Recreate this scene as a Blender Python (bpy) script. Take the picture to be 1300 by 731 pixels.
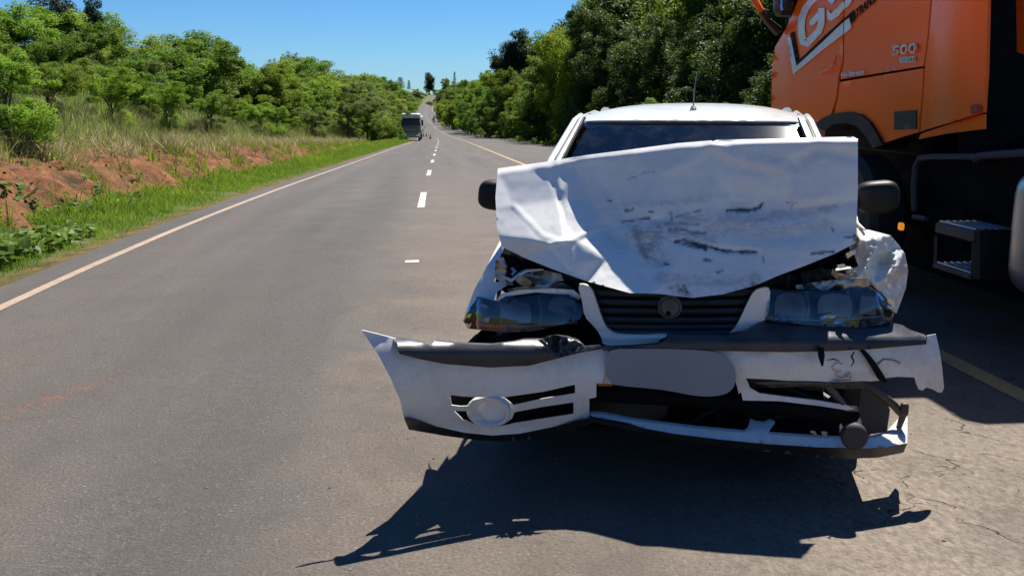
import bpy, math, random
import numpy as np
from mathutils import Vector, Matrix, noise
from mathutils.geometry import delaunay_2d_cdt
random.seed(7); rng = np.random.default_rng(7)
R = math.radians
for o in list(bpy.data.objects): bpy.data.objects.remove(o)
S = bpy.context.scene; COL = S.collection

# ------------------------------------------------------------------ camera
EYE = 1.45; PITCH = math.atan(235.5/1250)
cam = bpy.data.cameras.new('camera'); camo = bpy.data.objects.new('camera', cam); COL.objects.link(camo)
camo.location = (0, 0, EYE); camo.rotation_euler = (math.pi/2-PITCH, 0, 0)
cam.sensor_width = 36; cam.lens = 36*1250/1300; cam.clip_end = 6000; cam.clip_start = .05
S.camera = camo
# ------------------------------------------------------------------ sky, sun, exposure
SUN_EL, SUN_AZ = R(59.5), R(26)            # azimuth to the right of +Y
w = bpy.data.worlds.new('World'); S.world = w; w.use_nodes = True
nt = w.node_tree; bg = nt.nodes['Background']
sky = nt.nodes.new('ShaderNodeTexSky'); sky.sky_type = 'NISHITA'; sky.sun_disc = False
sky.sun_elevation = SUN_EL; sky.sun_rotation = SUN_AZ; sky.air_density = 1.0; sky.dust_density = .1; sky.ozone_density = 4.5; sky.altitude = 900
hs = nt.nodes.new('ShaderNodeHueSaturation'); hs.inputs['Saturation'].default_value = 1.15; hs.inputs['Hue'].default_value = .495
nt.links.new(sky.outputs[0], hs.inputs['Color']); tn = nt.nodes.new('ShaderNodeMix'); tn.data_type = 'RGBA'; tn.blend_type = 'MULTIPLY'; tn.inputs[0].default_value = 1; tn.inputs[7].default_value = (.56, .86, 1.19, 1)
nt.links.new(hs.outputs[0], tn.inputs[6]); nt.links.new(tn.outputs[2], bg.inputs[0]); bg.inputs[1].default_value = .05
sl = bpy.data.lights.new('sun', 'SUN'); sl.energy = 5.0; sl.angle = R(.53); sl.color = (1, .95, .87)
so = bpy.data.objects.new('sun', sl); COL.objects.link(so)
sd = Vector((math.sin(SUN_AZ)*math.cos(SUN_EL), math.cos(SUN_AZ)*math.cos(SUN_EL), math.sin(SUN_EL)))
so.rotation_euler = sd.to_track_quat('Z', 'Y').to_euler(); so.location = (0, 0, 60)
vs = S.view_settings; vs.view_transform = 'Standard'; vs.look = 'None'; vs.gamma = 1; vs.exposure = .9
S.render.engine = 'CYCLES'; S.cycles.max_bounces = 8; S.cycles.sample_clamp_direct = 12; S.cycles.sample_clamp_indirect = 6; S.cycles.transparent_max_bounces = 12

# ------------------------------------------------------------------ helpers
def ray(px, py):
    x = (px-650)/1250; v = (365.5-py)/1250
    return Vector((x, math.cos(PITCH)+v*math.sin(PITCH), -math.sin(PITCH)+v*math.cos(PITCH)))
def at(px, py, Y):
    d = ray(px, py); t = Y/d.y
    return Vector((d.x*t, Y, EYE+d.z*t))
class Frame:                                  # a local frame standing on the ground; yaw turns +y to the right
    def __init__(s, ox, oy, yaw, oz=0.0):
        s.o = Vector((ox, oy, oz)); c, k = math.cos(yaw), math.sin(yaw)
        s.ex = Vector((c, -k, 0)); s.ey = Vector((k, c, 0)); s.rz = -yaw
    def ycut(s, px, py, yl):
        d = ray(px, py); e = Vector((0, 0, EYE))-s.o
        t = (yl-e.dot(s.ey))/d.dot(s.ey); p = e+d*t
        return Vector((p.dot(s.ex), yl, p.z))
    def xcut(s, px, py, xl):
        d = ray(px, py); e = Vector((0, 0, EYE))-s.o
        t = (xl-e.dot(s.ex))/d.dot(s.ex); p = e+d*t
        return Vector((xl, p.dot(s.ey), p.z))
def tag(o, label=None, cat=None, group=None, kind=None):
    if label: o['label'] = label
    if cat: o['category'] = cat
    if group: o['group'] = group
    if kind: o['kind'] = kind
    return o
def empty(name, loc=(0, 0, 0), rz=0):
    o = bpy.data.objects.new(name, None); COL.objects.link(o); o.location = loc; o.rotation_euler = (0, 0, rz); o.empty_display_size = .2
    return o
def link(name, me, parent=None, mat=None):
    o = bpy.data.objects.new(name, me); COL.objects.link(o)
    if mat is not None and len(me.materials) == 0: me.materials.append(mat)
    if parent: o.parent = parent
    return o
def mesh(name, V, F, mat=None, parent=None, smooth=False, link_it=True):
    me = bpy.data.meshes.new(name); me.from_pydata([tuple(v) for v in V], [], F); me.validate()
    if smooth: me.shade_smooth()
    if mat: me.materials.append(mat)
    return link(name, me, parent) if link_it else me
def np_mesh(name, V, F, mat=None, smooth=False):      # F: (n,k) array with constant k
    me = bpy.data.meshes.new(name); V = np.asarray(V, np.float32); F = np.asarray(F, np.int32); k = F.shape[1]
    me.vertices.add(len(V)); me.vertices.foreach_set('co', V.ravel())
    me.loops.add(F.size); me.loops.foreach_set('vertex_index', F.ravel())
    me.polygons.add(len(F)); me.polygons.foreach_set('loop_start', np.arange(0, F.size, k, dtype=np.int32))
    me.update(calc_edges=True)
    if smooth: me.shade_smooth()
    if mat: me.materials.append(mat)
    return me
class MB:                                     # collects simple solids into one mesh
    def __init__(s): s.V = []; s.F = []
    def add(s, V, F):
        n = len(s.V); s.V += [Vector(v) for v in V]; s.F += [tuple(i+n for i in f) for f in F]; return s
    def box(s, c, d, M=None):                 # bevelled box, centre and full size
        b = min(d)*.14
        hx, hy, hz = d[0]/2, d[1]/2, d[2]/2; V = []; idx = {}
        for sx in (-1, 1):
            for sy in (-1, 1):
                for sz in (-1, 1):
                    for ax in range(3):
                        p = [sx*(hx-b), sy*(hy-b), sz*(hz-b)]; p[ax] = (sx*hx, sy*hy, sz*hz)[ax]
                        idx[(sx, sy, sz, ax)] = len(V); V.append(Vector(p))
        F = []
        def q(keys):
            f = [idx[k] for k in keys]; n = (V[f[1]]-V[f[0]]).cross(V[f[2]]-V[f[0]]); cc = sum((V[i] for i in f), Vector())
            F.append(tuple(f if n.dot(cc) > 0 else f[::-1]))
        for ax in range(3):
            o1, o2 = [a for a in range(3) if a != ax]
            for sg in (-1, 1):
                ks = []
                for a, bb in ((-1, -1), (1, -1), (1, 1), (-1, 1)):
                    t = [0, 0, 0]; t[ax] = sg; t[o1] = a; t[o2] = bb; ks.append((*t, ax))
                q(ks)
            for a in (-1, 1):
                for bb in (-1, 1):
                    t = [0, 0, 0]; t[o1] = a; t[o2] = bb; u = list(t); t[ax] = -1; u[ax] = 1
                    q([(*t, o1), (*u, o1), (*u, o2), (*t, o2)])
        for sx in (-1, 1):
            for sy in (-1, 1):
                for sz in (-1, 1): q([(sx, sy, sz, 0), (sx, sy, sz, 1), (sx, sy, sz, 2)])
        c = Vector(c)
        if M is None: V = [v+c for v in V]
        else: V = [M @ v+c for v in V]
        return s.add(V, F)
    def tube(s, pts, r, n=8, cap=True):
        pts = [Vector(p) for p in pts]; rs = r if isinstance(r, (list, tuple)) else [r]*len(pts); V = []; F = []
        up = Vector((0, 0, 1)); pu = None
        for i, p in enumerate(pts):
            t = (pts[min(i+1, len(pts)-1)]-pts[max(i-1, 0)]).normalized()
            u = (pu - t*pu.dot(t)) if pu else t.cross(up if abs(t.z) < .9 else Vector((1, 0, 0)))
            u.normalize(); pu = u; v = t.cross(u)
            for k in range(n):
                a = 2*math.pi*k/n; V.append(p+(u*math.cos(a)+v*math.sin(a))*rs[i])
        for i in range(len(pts)-1):
            for k in range(n): k2 = (k+1) % n; F.append((i*n+k, i*n+k2, (i+1)*n+k2, (i+1)*n+k))
        if cap: F.append(tuple(range(n))[::-1]); F.append(tuple((len(pts)-1)*n+k for k in range(n)))
        return s.add(V, F)
    def lathe(s, prof, c, axis=(0, 0, 1), n=24, sx=1, sy=1):   # prof: (r, h) pairs
        ax = Vector(axis).normalized(); u = ax.cross(Vector((0, 0, 1)) if abs(ax.z) < .9 else Vector((1, 0, 0))).normalized(); v = ax.cross(u); c = Vector(c)
        V = []; F = []
        for (r, h) in prof:
            for k in range(n):
                a = 2*math.pi*k/n; V.append(c+ax*h+u*(r*math.cos(a)*sx)+v*(r*math.sin(a)*sy))
        for i in range(len(prof)-1):
            for k in range(n): k2 = (k+1) % n; F.append((i*n+k, i*n+k2, (i+1)*n+k2, (i+1)*n+k))
        if prof[0][0] > 1e-4: F.append(tuple(range(n))[::-1])
        if prof[-1][0] > 1e-4: F.append(tuple((len(prof)-1)*n+k for k in range(n)))
        return s.add(V, F)
    def blob(s, c, d, e=.5, n=16, m=10, M=None):             # superellipsoid, full size d
        V = []; F = []; c = Vector(c)
        sp = lambda x: math.copysign(abs(x)**e, x)
        for i in range(m+1):
            a = -math.pi/2+math.pi*i/m
            for k in range(n):
                b = 2*math.pi*k/n
                p = Vector((sp(math.cos(a))*sp(math.cos(b))*d[0]/2, sp(math.cos(a))*sp(math.sin(b))*d[1]/2, sp(math.sin(a))*d[2]/2))
                V.append((M @ p if M else p)+c)
        for i in range(m):
            for k in range(n): k2 = (k+1) % n; F.append((i*n+k, i*n+k2, (i+1)*n+k2, (i+1)*n+k))
        return s.add(V, F)
    def build(s, name, mat, parent=None, smooth=True, angle=35):
        o = mesh(name, s.V, s.F, mat, parent)
        if smooth:
            o.data.shade_smooth()
            o.data.set_sharp_from_angle(angle=R(angle))
        return o
def resample(poly, sp, closed=True):
    out = []; n = len(poly)
    for i in range(n if closed else n-1):
        a, b = poly[i], poly[(i+1) % n]; L = math.dist(a, b); k = max(1, round(L/sp))
        for j in range(k): out.append((a[0]+(b[0]-a[0])*j/k, a[1]+(b[1]-a[1])*j/k))
    if not closed: out.append(tuple(poly[-1]))
    return out
def inside(P, poly):
    P = np.asarray(P, float); x, y = P[:, 0], P[:, 1]; r = np.zeros(len(P), bool); n = len(poly)
    for i in range(n):
        x1, y1 = poly[i]; x2, y2 = poly[(i+1) % n]
        if y1 == y2: continue
        r ^= ((y1 > y) != (y2 > y)) & (x < (x2-x1)*(y-y1)/(y2-y1)+x1)
    return r
def edge_dist(P, poly):
    P = np.asarray(P, float); D = np.full(len(P), 1e9); n = len(poly)
    for i in range(n):
        a = np.array(poly[i]); b = np.array(poly[(i+1) % n]); ab = b-a; L = ab@ab
        t = np.clip(((P-a)@ab)/max(L, 1e-12), 0, 1); D = np.minimum(D, np.hypot(*(P-(a+t[:, None]*ab)).T))
    return D
def smoothpoly(poly, it=1):                   # Chaikin corner cutting
    for _ in range(it):
        out = []; n = len(poly)
        for i in range(n):
            a, b = poly[i], poly[(i+1) % n]
            out += [(a[0]*.75+b[0]*.25, a[1]*.75+b[1]*.25), (a[0]*.25+b[0]*.75, a[1]*.25+b[1]*.75)]
        poly = out
    return poly
def tri2d(outline, holes=(), sp=8, bsp=None):
    bsp = bsp or sp; loops = [resample(outline, bsp)]+[resample(h, bsp) for h in holes]
    pts = []; edges = []
    for l in loops:
        n = len(pts); pts += l; edges += [(n+i, n+(i+1) % len(l)) for i in range(len(l))]
    xs = [p[0] for p in outline]; ys = [p[1] for p in outline]
    gx, gy = np.meshgrid(np.arange(min(xs)+sp/2, max(xs), sp), np.arange(min(ys)+sp/2, max(ys), sp)); gx = gx+(np.arange(gx.shape[0]) % 2)[:, None]*sp/2
    G = np.c_[gx.ravel(), gy.ravel()]
    if len(G):
        k = inside(G, outline) & (edge_dist(G, outline) > sp*.4)
        for h in holes: k &= ~inside(G, h) & (edge_dist(G, h) > sp*.4)
        pts += [tuple(g) for g in G[k]]
    V, E, F, *_ = delaunay_2d_cdt([Vector(p) for p in pts], edges, [], 0, 1e-6)
    P = np.array([tuple(v) for v in V]); T = np.array([f for f in F if len(f) == 3]); C = P[T].mean(1)
    k = inside(C, outline)
    for h in holes: k &= ~inside(C, h)
    return P, T[k]
def sheet(name, outline, mapf, mat, parent=None, holes=(), sp=8, bsp=None, th=(0, .004, 0), front=(0, -1, 0), smooth=True):
    P, T = tri2d(outline, holes, sp, bsp); n = len(P); th = Vector(th)
    A = [mapf(*p) for p in P]; T = [tuple(t) for t in T]; fr = Vector(front)
    s = sum(((A[t[1]]-A[t[0]]).cross(A[t[2]]-A[t[0]])).dot(fr) for t in T)
    if s < 0: T = [t[::-1] for t in T]
    es = {}
    for t in T:
        for i in range(3): es[(t[i], t[(i+1) % 3])] = 1
    V = A+[a+th for a in A]; F = T+[tuple(i+n for i in t[::-1]) for t in T]; nf = len(F)
    for (a, b) in es:
        if (b, a) not in es:
            k = len(V); V += [A[a], A[b], A[b]+th, A[a]+th]; F.append((k+1, k, k+3, k+2))
    o = mesh(name, V, F, mat, parent)
    if smooth:
        f = np.zeros(len(o.data.polygons), bool); f[:nf] = True; o.data.polygons.foreach_set('use_smooth', f)
    o['_uv'] = 0; del o['_uv']
    return o, P
def interp(x, pts):
    return float(np.interp(x, [p[0] for p in pts], [p[1] for p in pts]))
def text_mesh(txt, bold=0.0, shear=0.0, extrude=.002):
    c = bpy.data.curves.new('lettering', 'FONT'); c.body = txt; c.size = 1; c.offset = bold; c.shear = shear; c.extrude = extrude; c.resolution_u = 3
    o = bpy.data.objects.new('tmp', c); COL.objects.link(o); dg = bpy.context.evaluated_depsgraph_get(); dg.update()
    me = bpy.data.meshes.new_from_object(o.evaluated_get(dg)); bpy.data.objects.remove(o); return me
def copy_tree(o, parent=None):
    c = o.copy(); COL.objects.link(c)
    if parent: c.parent = parent
    for ch in o.children: copy_tree(ch, c)
    return c

# ------------------------------------------------------------------ materials
class N:
    def __init__(s, name):
        s.m = bpy.data.materials.new(name); s.m.use_nodes = True; s.t = s.m.node_tree; s.b = s.t.nodes['Principled BSDF']; s.out = s.t.nodes['Material Output']
    def n(s, typ, **kw):
        nd = s.t.nodes.new('ShaderNode'+typ)
        for k, v in kw.items(): setattr(nd, k, v)
        return nd
    def l(s, a, b): s.t.links.new(a, b)
    def val(s, sock, v):
        if hasattr(v, 'is_output') or isinstance(v, bpy.types.NodeSocket): s.l(v, sock)
        else: sock.default_value = v
    def noise(s, scale, vec=None, detail=4, rough=.55, dist=0):
        nd = s.n('TexNoise'); nd.inputs['Scale'].default_value = scale; nd.inputs['Detail'].default_value = detail; nd.inputs['Roughness'].default_value = rough; nd.inputs['Distortion'].default_value = dist
        if vec is not None: s.l(vec, nd.inputs['Vector'])
        return nd.outputs[0]
    def ramp(s, fac, stops):
        r = s.n('ValToRGB'); s.l(fac, r.inputs[0]); e = r.color_ramp.elements
        while len(e) < len(stops): e.new(.5)
        for i, (p, c) in enumerate(stops): e[i].position = p; e[i].color = (*c, 1) if hasattr(c, '__len__') else (c, c, c, 1)
        return r.outputs[0]
    def mix(s, f, a, b, bt='MIX'):
        m = s.n('Mix'); m.data_type = 'RGBA'; m.blend_type = bt
        s.val(m.inputs[0], f)
        for sock, v in ((m.inputs[6], a), (m.inputs[7], b)):
            if isinstance(v, tuple): sock.default_value = (*v[:3], 1)
            else: s.l(v, sock)
        return m.outputs[2]
    def math(s, op, a, b=0.0, clamp=False, c=None):
        m = s.n('Math'); m.operation = op; m.use_clamp = clamp; s.val(m.inputs[0], a); s.val(m.inputs[1], b)
        if c is not None: s.val(m.inputs[2], c)
        return m.outputs[0]
    def bump(s, h, strength=.3, dist=.01, prev=None):
        b = s.n('Bump'); b.inputs['Strength'].default_value = strength; b.inputs['Distance'].default_value = dist; s.l(h, b.inputs['Height'])
        if prev: s.l(prev, b.inputs['Normal'])
        return b.outputs[0]
    def pos(s, scale=None):
        g = s.n('NewGeometry').outputs['Position']
        if scale is None: return g
        m = s.n('Mapping'); m.inputs['Scale'].default_value = scale; s.l(g, m.inputs[0]); return m.outputs[0]
    def obj(s, scale=(1, 1, 1)):
        m = s.n('Mapping'); m.inputs['Scale'].default_value = scale; s.l(s.n('TexCoord').outputs['Object'], m.inputs[0]); return m.outputs[0]
def simple(name, col, rough=.5, metal=0, coat=0, var=.25, scale=6, bump=0, bscale=60, spec=.5, coat_rough=.05):
    m = N(name); o = m.obj(); nz = m.noise(scale, o, 6)
    dark = tuple(c*(1-var) for c in col); m.l(m.ramp(nz, [(.3, dark), (.7, tuple(min(1, c*(1+var*.4)) for c in col))]), m.b.inputs['Base Color'])
    rr = m.n('MapRange'); m.l(nz, rr.inputs[0]); rr.inputs[1].default_value = .3; rr.inputs[2].default_value = .7; rr.inputs[3].default_value = rough*.85; rr.inputs[4].default_value = min(1, rough*1.2)
    m.l(rr.outputs[0], m.b.inputs['Roughness'])
    m.b.inputs['Metallic'].default_value = metal; m.b.inputs['Coat Weight'].default_value = coat; m.b.inputs['Coat Roughness'].default_value = coat_rough
    m.b.inputs['Specular IOR Level'].default_value = spec
    if bump: m.l(m.bump(m.noise(bscale, o, 3), bump, .004), m.b.inputs['Normal'])
    return m.m
def glass_mat(name, tint, rough=.02, bright=None, ior=1.5):
    m = N(name); tr = m.n('BsdfTransparent'); tr.inputs[0].default_value = (*tint, 1)
    gl = m.n('BsdfGlossy'); gl.inputs['Roughness'].default_value = rough; gl.inputs[0].default_value = (1, 1, 1, 1)
    fr = m.n('Fresnel'); fr.inputs[0].default_value = ior; mx = m.n('MixShader'); m.l(fr.outputs[0], mx.inputs[0]); m.l(tr.outputs[0], mx.inputs[1]); m.l(gl.outputs[0], mx.inputs[2])
    df = m.n('BsdfDiffuse'); df.inputs[0].default_value = (.45, .45, .43, 1)
    dust = m.math('MULTIPLY', m.ramp(m.noise(9, m.obj(), 8, .7), [(.45, 0.), (.8, 1.)]), .10 if bright is None else bright)
    m2 = m.n('MixShader'); m.l(dust, m2.inputs[0]); m.l(mx.outputs[0], m2.inputs[1]); m.l(df.outputs[0], m2.inputs[2]); m.l(m2.outputs[0], m.out.inputs[0])
    return m.m
def paint_mat(name, col, dirt=.35, dirtcol=(.28, .22, .17), rough=.28, attr=False, dent=0, coat=.6, spec=.5):
    m = N(name); o = m.obj(); big = m.noise(2.2, o, 7, .65); fine = m.noise(40, o, 5, .7); low = m.noise(7, m.obj((1, 1, 3)), 6, .6)
    d = m.math('MULTIPLY', m.ramp(m.math('MULTIPLY', big, m.math('ADD', fine, .5)), [(.45, 0.), (.85, 1.)]), dirt)
    c = m.mix(d, col, dirtcol)
    rgh = m.math('ADD', m.math('MULTIPLY', low, .2), rough-.1)
    if attr:
        at_ = m.n('Attribute'); at_.attribute_name = 'wear'; sp = m.n('SeparateColor'); m.l(at_.outputs[0], sp.inputs[0])
        sc = m.noise(22, m.obj((.6, 1, 4)), 7, .75)
        f1 = m.math('MULTIPLY', sp.outputs[0], m.ramp(sc, [(.30, .35), (.50, 1.)]))
        c = m.mix(f1, c, (.03, .032, .04)); rust = m.math('MULTIPLY', sp.outputs[1], m.ramp(fine, [(.35, 0.), (.6, 1.)])); c = m.mix(rust, c, (.22, .10, .05))
        scuff_sheen = m.math('MULTIPLY', sp.outputs[2], m.ramp(sc, [(.3, 0.), (.7, 1.)])); c = m.mix(scuff_sheen, c, m.mix(m.noise(9, o, 4), (.17, .18, .21), (.36, .30, .24)))  # real scuffs, plus blue-grey sky reflection painted in as colour
    m.l(c, m.b.inputs['Base Color']); m.l(rgh, m.b.inputs['Roughness'])
    m.b.inputs['Coat Weight'].default_value = coat; m.b.inputs['Specular IOR Level'].default_value = spec; m.b.inputs['Coat Roughness'].default_value = .08
    if dent:
        m.l(m.bump(m.noise(5, o, 3), dent, .02), m.b.inputs['Normal']); m.l(m.bump(m.noise(5, o, 3), dent, .02), m.b.inputs['Coat Normal'])
    return m.m
WHITE = paint_mat('white_paint', (.76, .75, .71))
HOODW = paint_mat('dented_white_paint', (.78, .77, .73), .3, attr=True, dent=.05, rough=.26, coat=.55)
BUMPW = paint_mat('bumper_white', (.74, .72, .68), .5, rough=.4)
ORANGE = paint_mat('orange_paint', (.98, .13, .001), .04, (.5, .1, .01), rough=.3, coat=.12, spec=.25)
PLASTIC = simple('black_plastic', (.022, .023, .026), .42, var=.4, bump=.25, bscale=120)
RUBBERSTRIP = simple('bumper_rubber', (.035, .037, .042), .42, var=.5, scale=9, bump=.15)
DARK = simple('dark_underbody', (.006, .006, .007), .8, var=.5, spec=.2)
BLACKM = simple('black_metal', (.02, .02, .022), .5, .4, var=.5)
STEEL = simple('bare_steel', (.42, .40, .37), .4, .9, var=.5, scale=18, bump=.3)
ALU = simple('brushed_aluminium', (.62, .64, .66), .32, .9, var=.15)
CHROME = simple('chrome', (.75, .77, .8), .08, 1, var=.1)
REFL = simple('lamp_reflector', (.07, .11, .19), .07, 1, var=.6)
TYRE = simple('tyre_rubber', (.018, .018, .018), .75, var=.3, bump=.4, bscale=50)
RIM = simple('wheel_rim', (.3, .3, .31), .4, .7)
FOAM = simple('torn_foam', (.5, .34, .18), .8, var=.5, scale=30, bump=.5)
GREYP = simple('plate_blank', (.23, .25, .29), .45, var=.12, scale=3)
CLOTH = simple('seat_fabric', (.03, .032, .036), .9)
GLASS = glass_mat('windshield_glass', (.42, .50, .60), .05, .04, 1.7)
SGLASS = glass_mat('side_glass', (.22, .26, .28))
LENS = glass_mat('headlamp_lens', (.86, .9, .95), .03, .10, 1.5)
MIRR = simple('mirror_plastic', (.010, .010, .011), .5, var=.3, spec=.25)
REDM = simple('red_plastic', (.35, .02, .02), .3)
SIGNW = simple('lettering_white', (.72, .74, .76), .35, coat=.4, var=.05)
SIGNK = simple('lettering_black', (.008, .008, .009), .7, var=.05, spec=.15)
amb = N('amber_lamp'); amb.b.inputs['Base Color'].default_value = (.8, .25, .01, 1); amb.b.inputs['Emission Color'].default_value = (1, .32, .02, 1); amb.b.inputs['Emission Strength'].default_value = .35; amb.b.inputs['Roughness'].default_value = .3; AMBER = amb.m

# ------------------------------------------------------------------ the lie of the land
ZK = [(-60, 0), (6, 0), (9, -.01), (12, -.05), (16, -.14), (22, -.30), (33, -.62), (80, -1.97), (144, -3.85), (200, -5.2), (300, -6.4), (500, -6.6), (800, -5.4), (1100, -3.0), (1500, 4.0), (1900, 13.6), (2050, 14.8), (2400, 14.5), (3200, 10)]
XK = [(-60, 0), (20, 0), (60, .2), (122, .55), (180, .2), (300, -3), (500, -7.5), (800, -12), (1100, -13), (1500, -10), (1900, -2), (2400, 30), (3200, 120)]
def _sm(x, K, h):
    xs = [k[0] for k in K]; ys = [k[1] for k in K]; x = np.asarray(x, float)
    return sum(np.interp(x+d*h, xs, ys) for d in (-1, -.5, 0, .5, 1))/5
def zc(Y): Y = np.asarray(Y, float); return _sm(Y, ZK, np.clip(Y*.08, .5, 60))
def xc(Y): Y = np.asarray(Y, float); return -.076*Y+_sm(Y, XK, np.clip(Y*.1, .5, 60))
UL, UD, UY, UR = -3.3, -.25, 2.92, 10.6           # white edge line, lane dashes, yellow centre line, right edge of asphalt
EL = -3.68
def road_z(Y, u): return zc(Y)-.02*np.clip(-u, 0, 12)-.01*np.clip(u-UY, 0, 8)
BANKF = [(-60, 1), (20, 1), (34, .9), (45, .7), (70, .45), (100, .3), (160, .5), (400, 1)]
def ground_z(Y, u):
    Y = np.asarray(Y, float); u = np.asarray(u, float)
    wl = np.clip(EL-u, 0, None); wr = np.clip(u-UR, 0, None)
    f = np.interp(Y, [k[0] for k in BANKF], [k[1] for k in BANKF])
    wob = .15*np.sin(Y*.55+1)+.10*np.sin(Y*1.37)+.08*np.sin(Y*3.1+u)
    wl2 = np.where(wl > .8, np.clip(wl+wob*np.clip((wl-.8)*1.2, 0, 1)*np.clip((5-wl)/2, 0, 1), .8, None), wl)
    zl = np.interp(wl2, [0, .15, 1.3, 1.7, 2.15, 2.6, 3.1, 3.6, 6, 9, 14, 24, 60, 300, 900], [0, -.03, .0, .07, .38, .64, .78, .86, 1.10, 1.42, 2.2, 3.8, 8.5, 18, 25])*f
    zr = np.interp(wr, [0, .3, 3, 6, 12, 25, 60, 300, 900], [0, -.04, 0, .4, 1.6, 5, 13, 22, 30])
    base = road_z(Y, np.clip(u, EL, UR))
    on = (u > EL) & (u < UR)
    return base+np.where(on, -.06, 0)+np.where(u <= EL, zl, 0)+np.where(u >= UR, zr, 0)
def grow(a, b, s0, k, n=9999):
    out = [a]; s = s0
    while out[-1] < b and len(out) < n: out.append(out[-1]+s); s = s*k
    return out
def grid_mesh(name, us, Ys, zf, mat, kind=None, extra=None, smooth=True):
    U, Yg = np.meshgrid(us, Ys); X = U+xc(Yg); Z = zf(Yg, U)
    if extra is not None: X, Yg2, Z = extra(X, Yg, Z, U)
    else: Yg2 = Yg
    V = np.c_[X.ravel(), Yg2.ravel(), Z.ravel()]; nu = len(us); ny = len(Ys)
    i = (np.arange(ny-1)[:, None]*nu+np.arange(nu-1)[None]).ravel(); F = np.c_[i, i+1, i+nu+1, i+nu]
    me = np_mesh(name, V, F, mat, smooth); o = link(name, me); return o, U.ravel(), Yg.ravel()
# materials of the land
def ground_mat():
    m = N('bank_soil_and_turf'); p = m.pos(); at_ = m.n('Attribute'); at_.attribute_name = 'soil'
    big = m.noise(.5, p, 6); mid = m.noise(3, p, 8, .65); fine = m.noise(22, p, 6, .7); lay = m.noise(2.2, m.pos((.4, .4, 7)), 5)
    red = m.mix(m.ramp(mid, [(.36, 0.), (.62, 1.)]), (.055, .026, .014), (.29, .125, .055)); red = m.mix(m.ramp(fine, [(.35, 0.), (.75, .7)]), red, (.075, .035, .018)); red = m.mix(m.ramp(lay, [(.55, 0.), (.8, .6)]), red, (.34, .19, .10))
    turf = m.mix(m.ramp(mid, [(.35, 0.), (.7, 1.)]), (.05, .075, .018), (.13, .15, .045)); turf = m.mix(m.ramp(fine, [(.45, 0.), (.8, .6)]), turf, (.2, .16, .085))
    f = m.math('MULTIPLY', at_.outputs[2], m.ramp(m.math('ADD', m.math('MULTIPLY', big, .5), m.math('MULTIPLY', mid, .5)), [(.3, .55), (.5, 1.)]))
    m.l(m.mix(f, turf, red), m.b.inputs['Base Color']); m.b.inputs['Roughness'].default_value = .95; m.b.inputs['Specular IOR Level'].default_value = .15
    m.l(m.bump(mid, .8, .12, m.bump(fine, .8, .03)), m.b.inputs['Normal']); return m.m
us = sorted(set([round(x, 3) for x in list(np.arange(-8.2, -3.6, .13))+[EL-.01, EL, UR, UR+.01]+[-x for x in grow(8.3, 950, .35, 1.16)]+list(np.arange(-3, 10.5, 1.5))+grow(10.8, 950, .4, 1.2)]))
Ys = [-60, -40, -20, -10, -4]+list(np.arange(0, 34, .16))+grow(34, 3200, .3, 1.028)
def bank_noise(X, Y, Z, U):
    Xo, Yo, Zo = X.copy(), Y.copy(), Z.copy()
    wl = EL-U; amp = np.clip((wl-1.1)/1.2, 0, 1)*np.where(wl > 6, .5, 1)
    for idx in np.argwhere((amp > 0) & (Y > -5) & (Y < 120)):
        i = tuple(idx); v = Vector((X[i], Y[i], Z[i])); a = amp[i]
        n1 = noise.fractal(v*1.1, 1, 2, 5); n2 = noise.fractal(v*4.5+Vector((9, 0, 0)), .8, 2, 3); st = 1 if wl[i] < 3.6 else .35
        Zo[i] += a*(n1*.07+n2*.08+(noise.noise(v*11)*.035 if Y[i] < 45 else 0))*(1 if st == 1 else .6); Xo[i] += a*n2*.10*st+a*n1*.12*st
    return Xo, Yo, Zo
GM = ground_mat()
g, U_, Y_ = grid_mesh('ground', us, Ys, ground_z, GM, extra=bank_noise)
wl = EL-U_; soil = np.clip((wl-.9)/.5, 0, 1)*np.clip((4.3-wl)/.9, 0, 1)*np.clip((75-Y_)/30, 0, 1)
soil = np.maximum(soil, .5*((wl > -.5) & (wl < .28)))
at_ = g.data.attributes.new('soil', 'FLOAT', 'POINT'); at_.data.foreach_set('value', soil.astype(np.float32)); tag(g, kind='structure')

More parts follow.
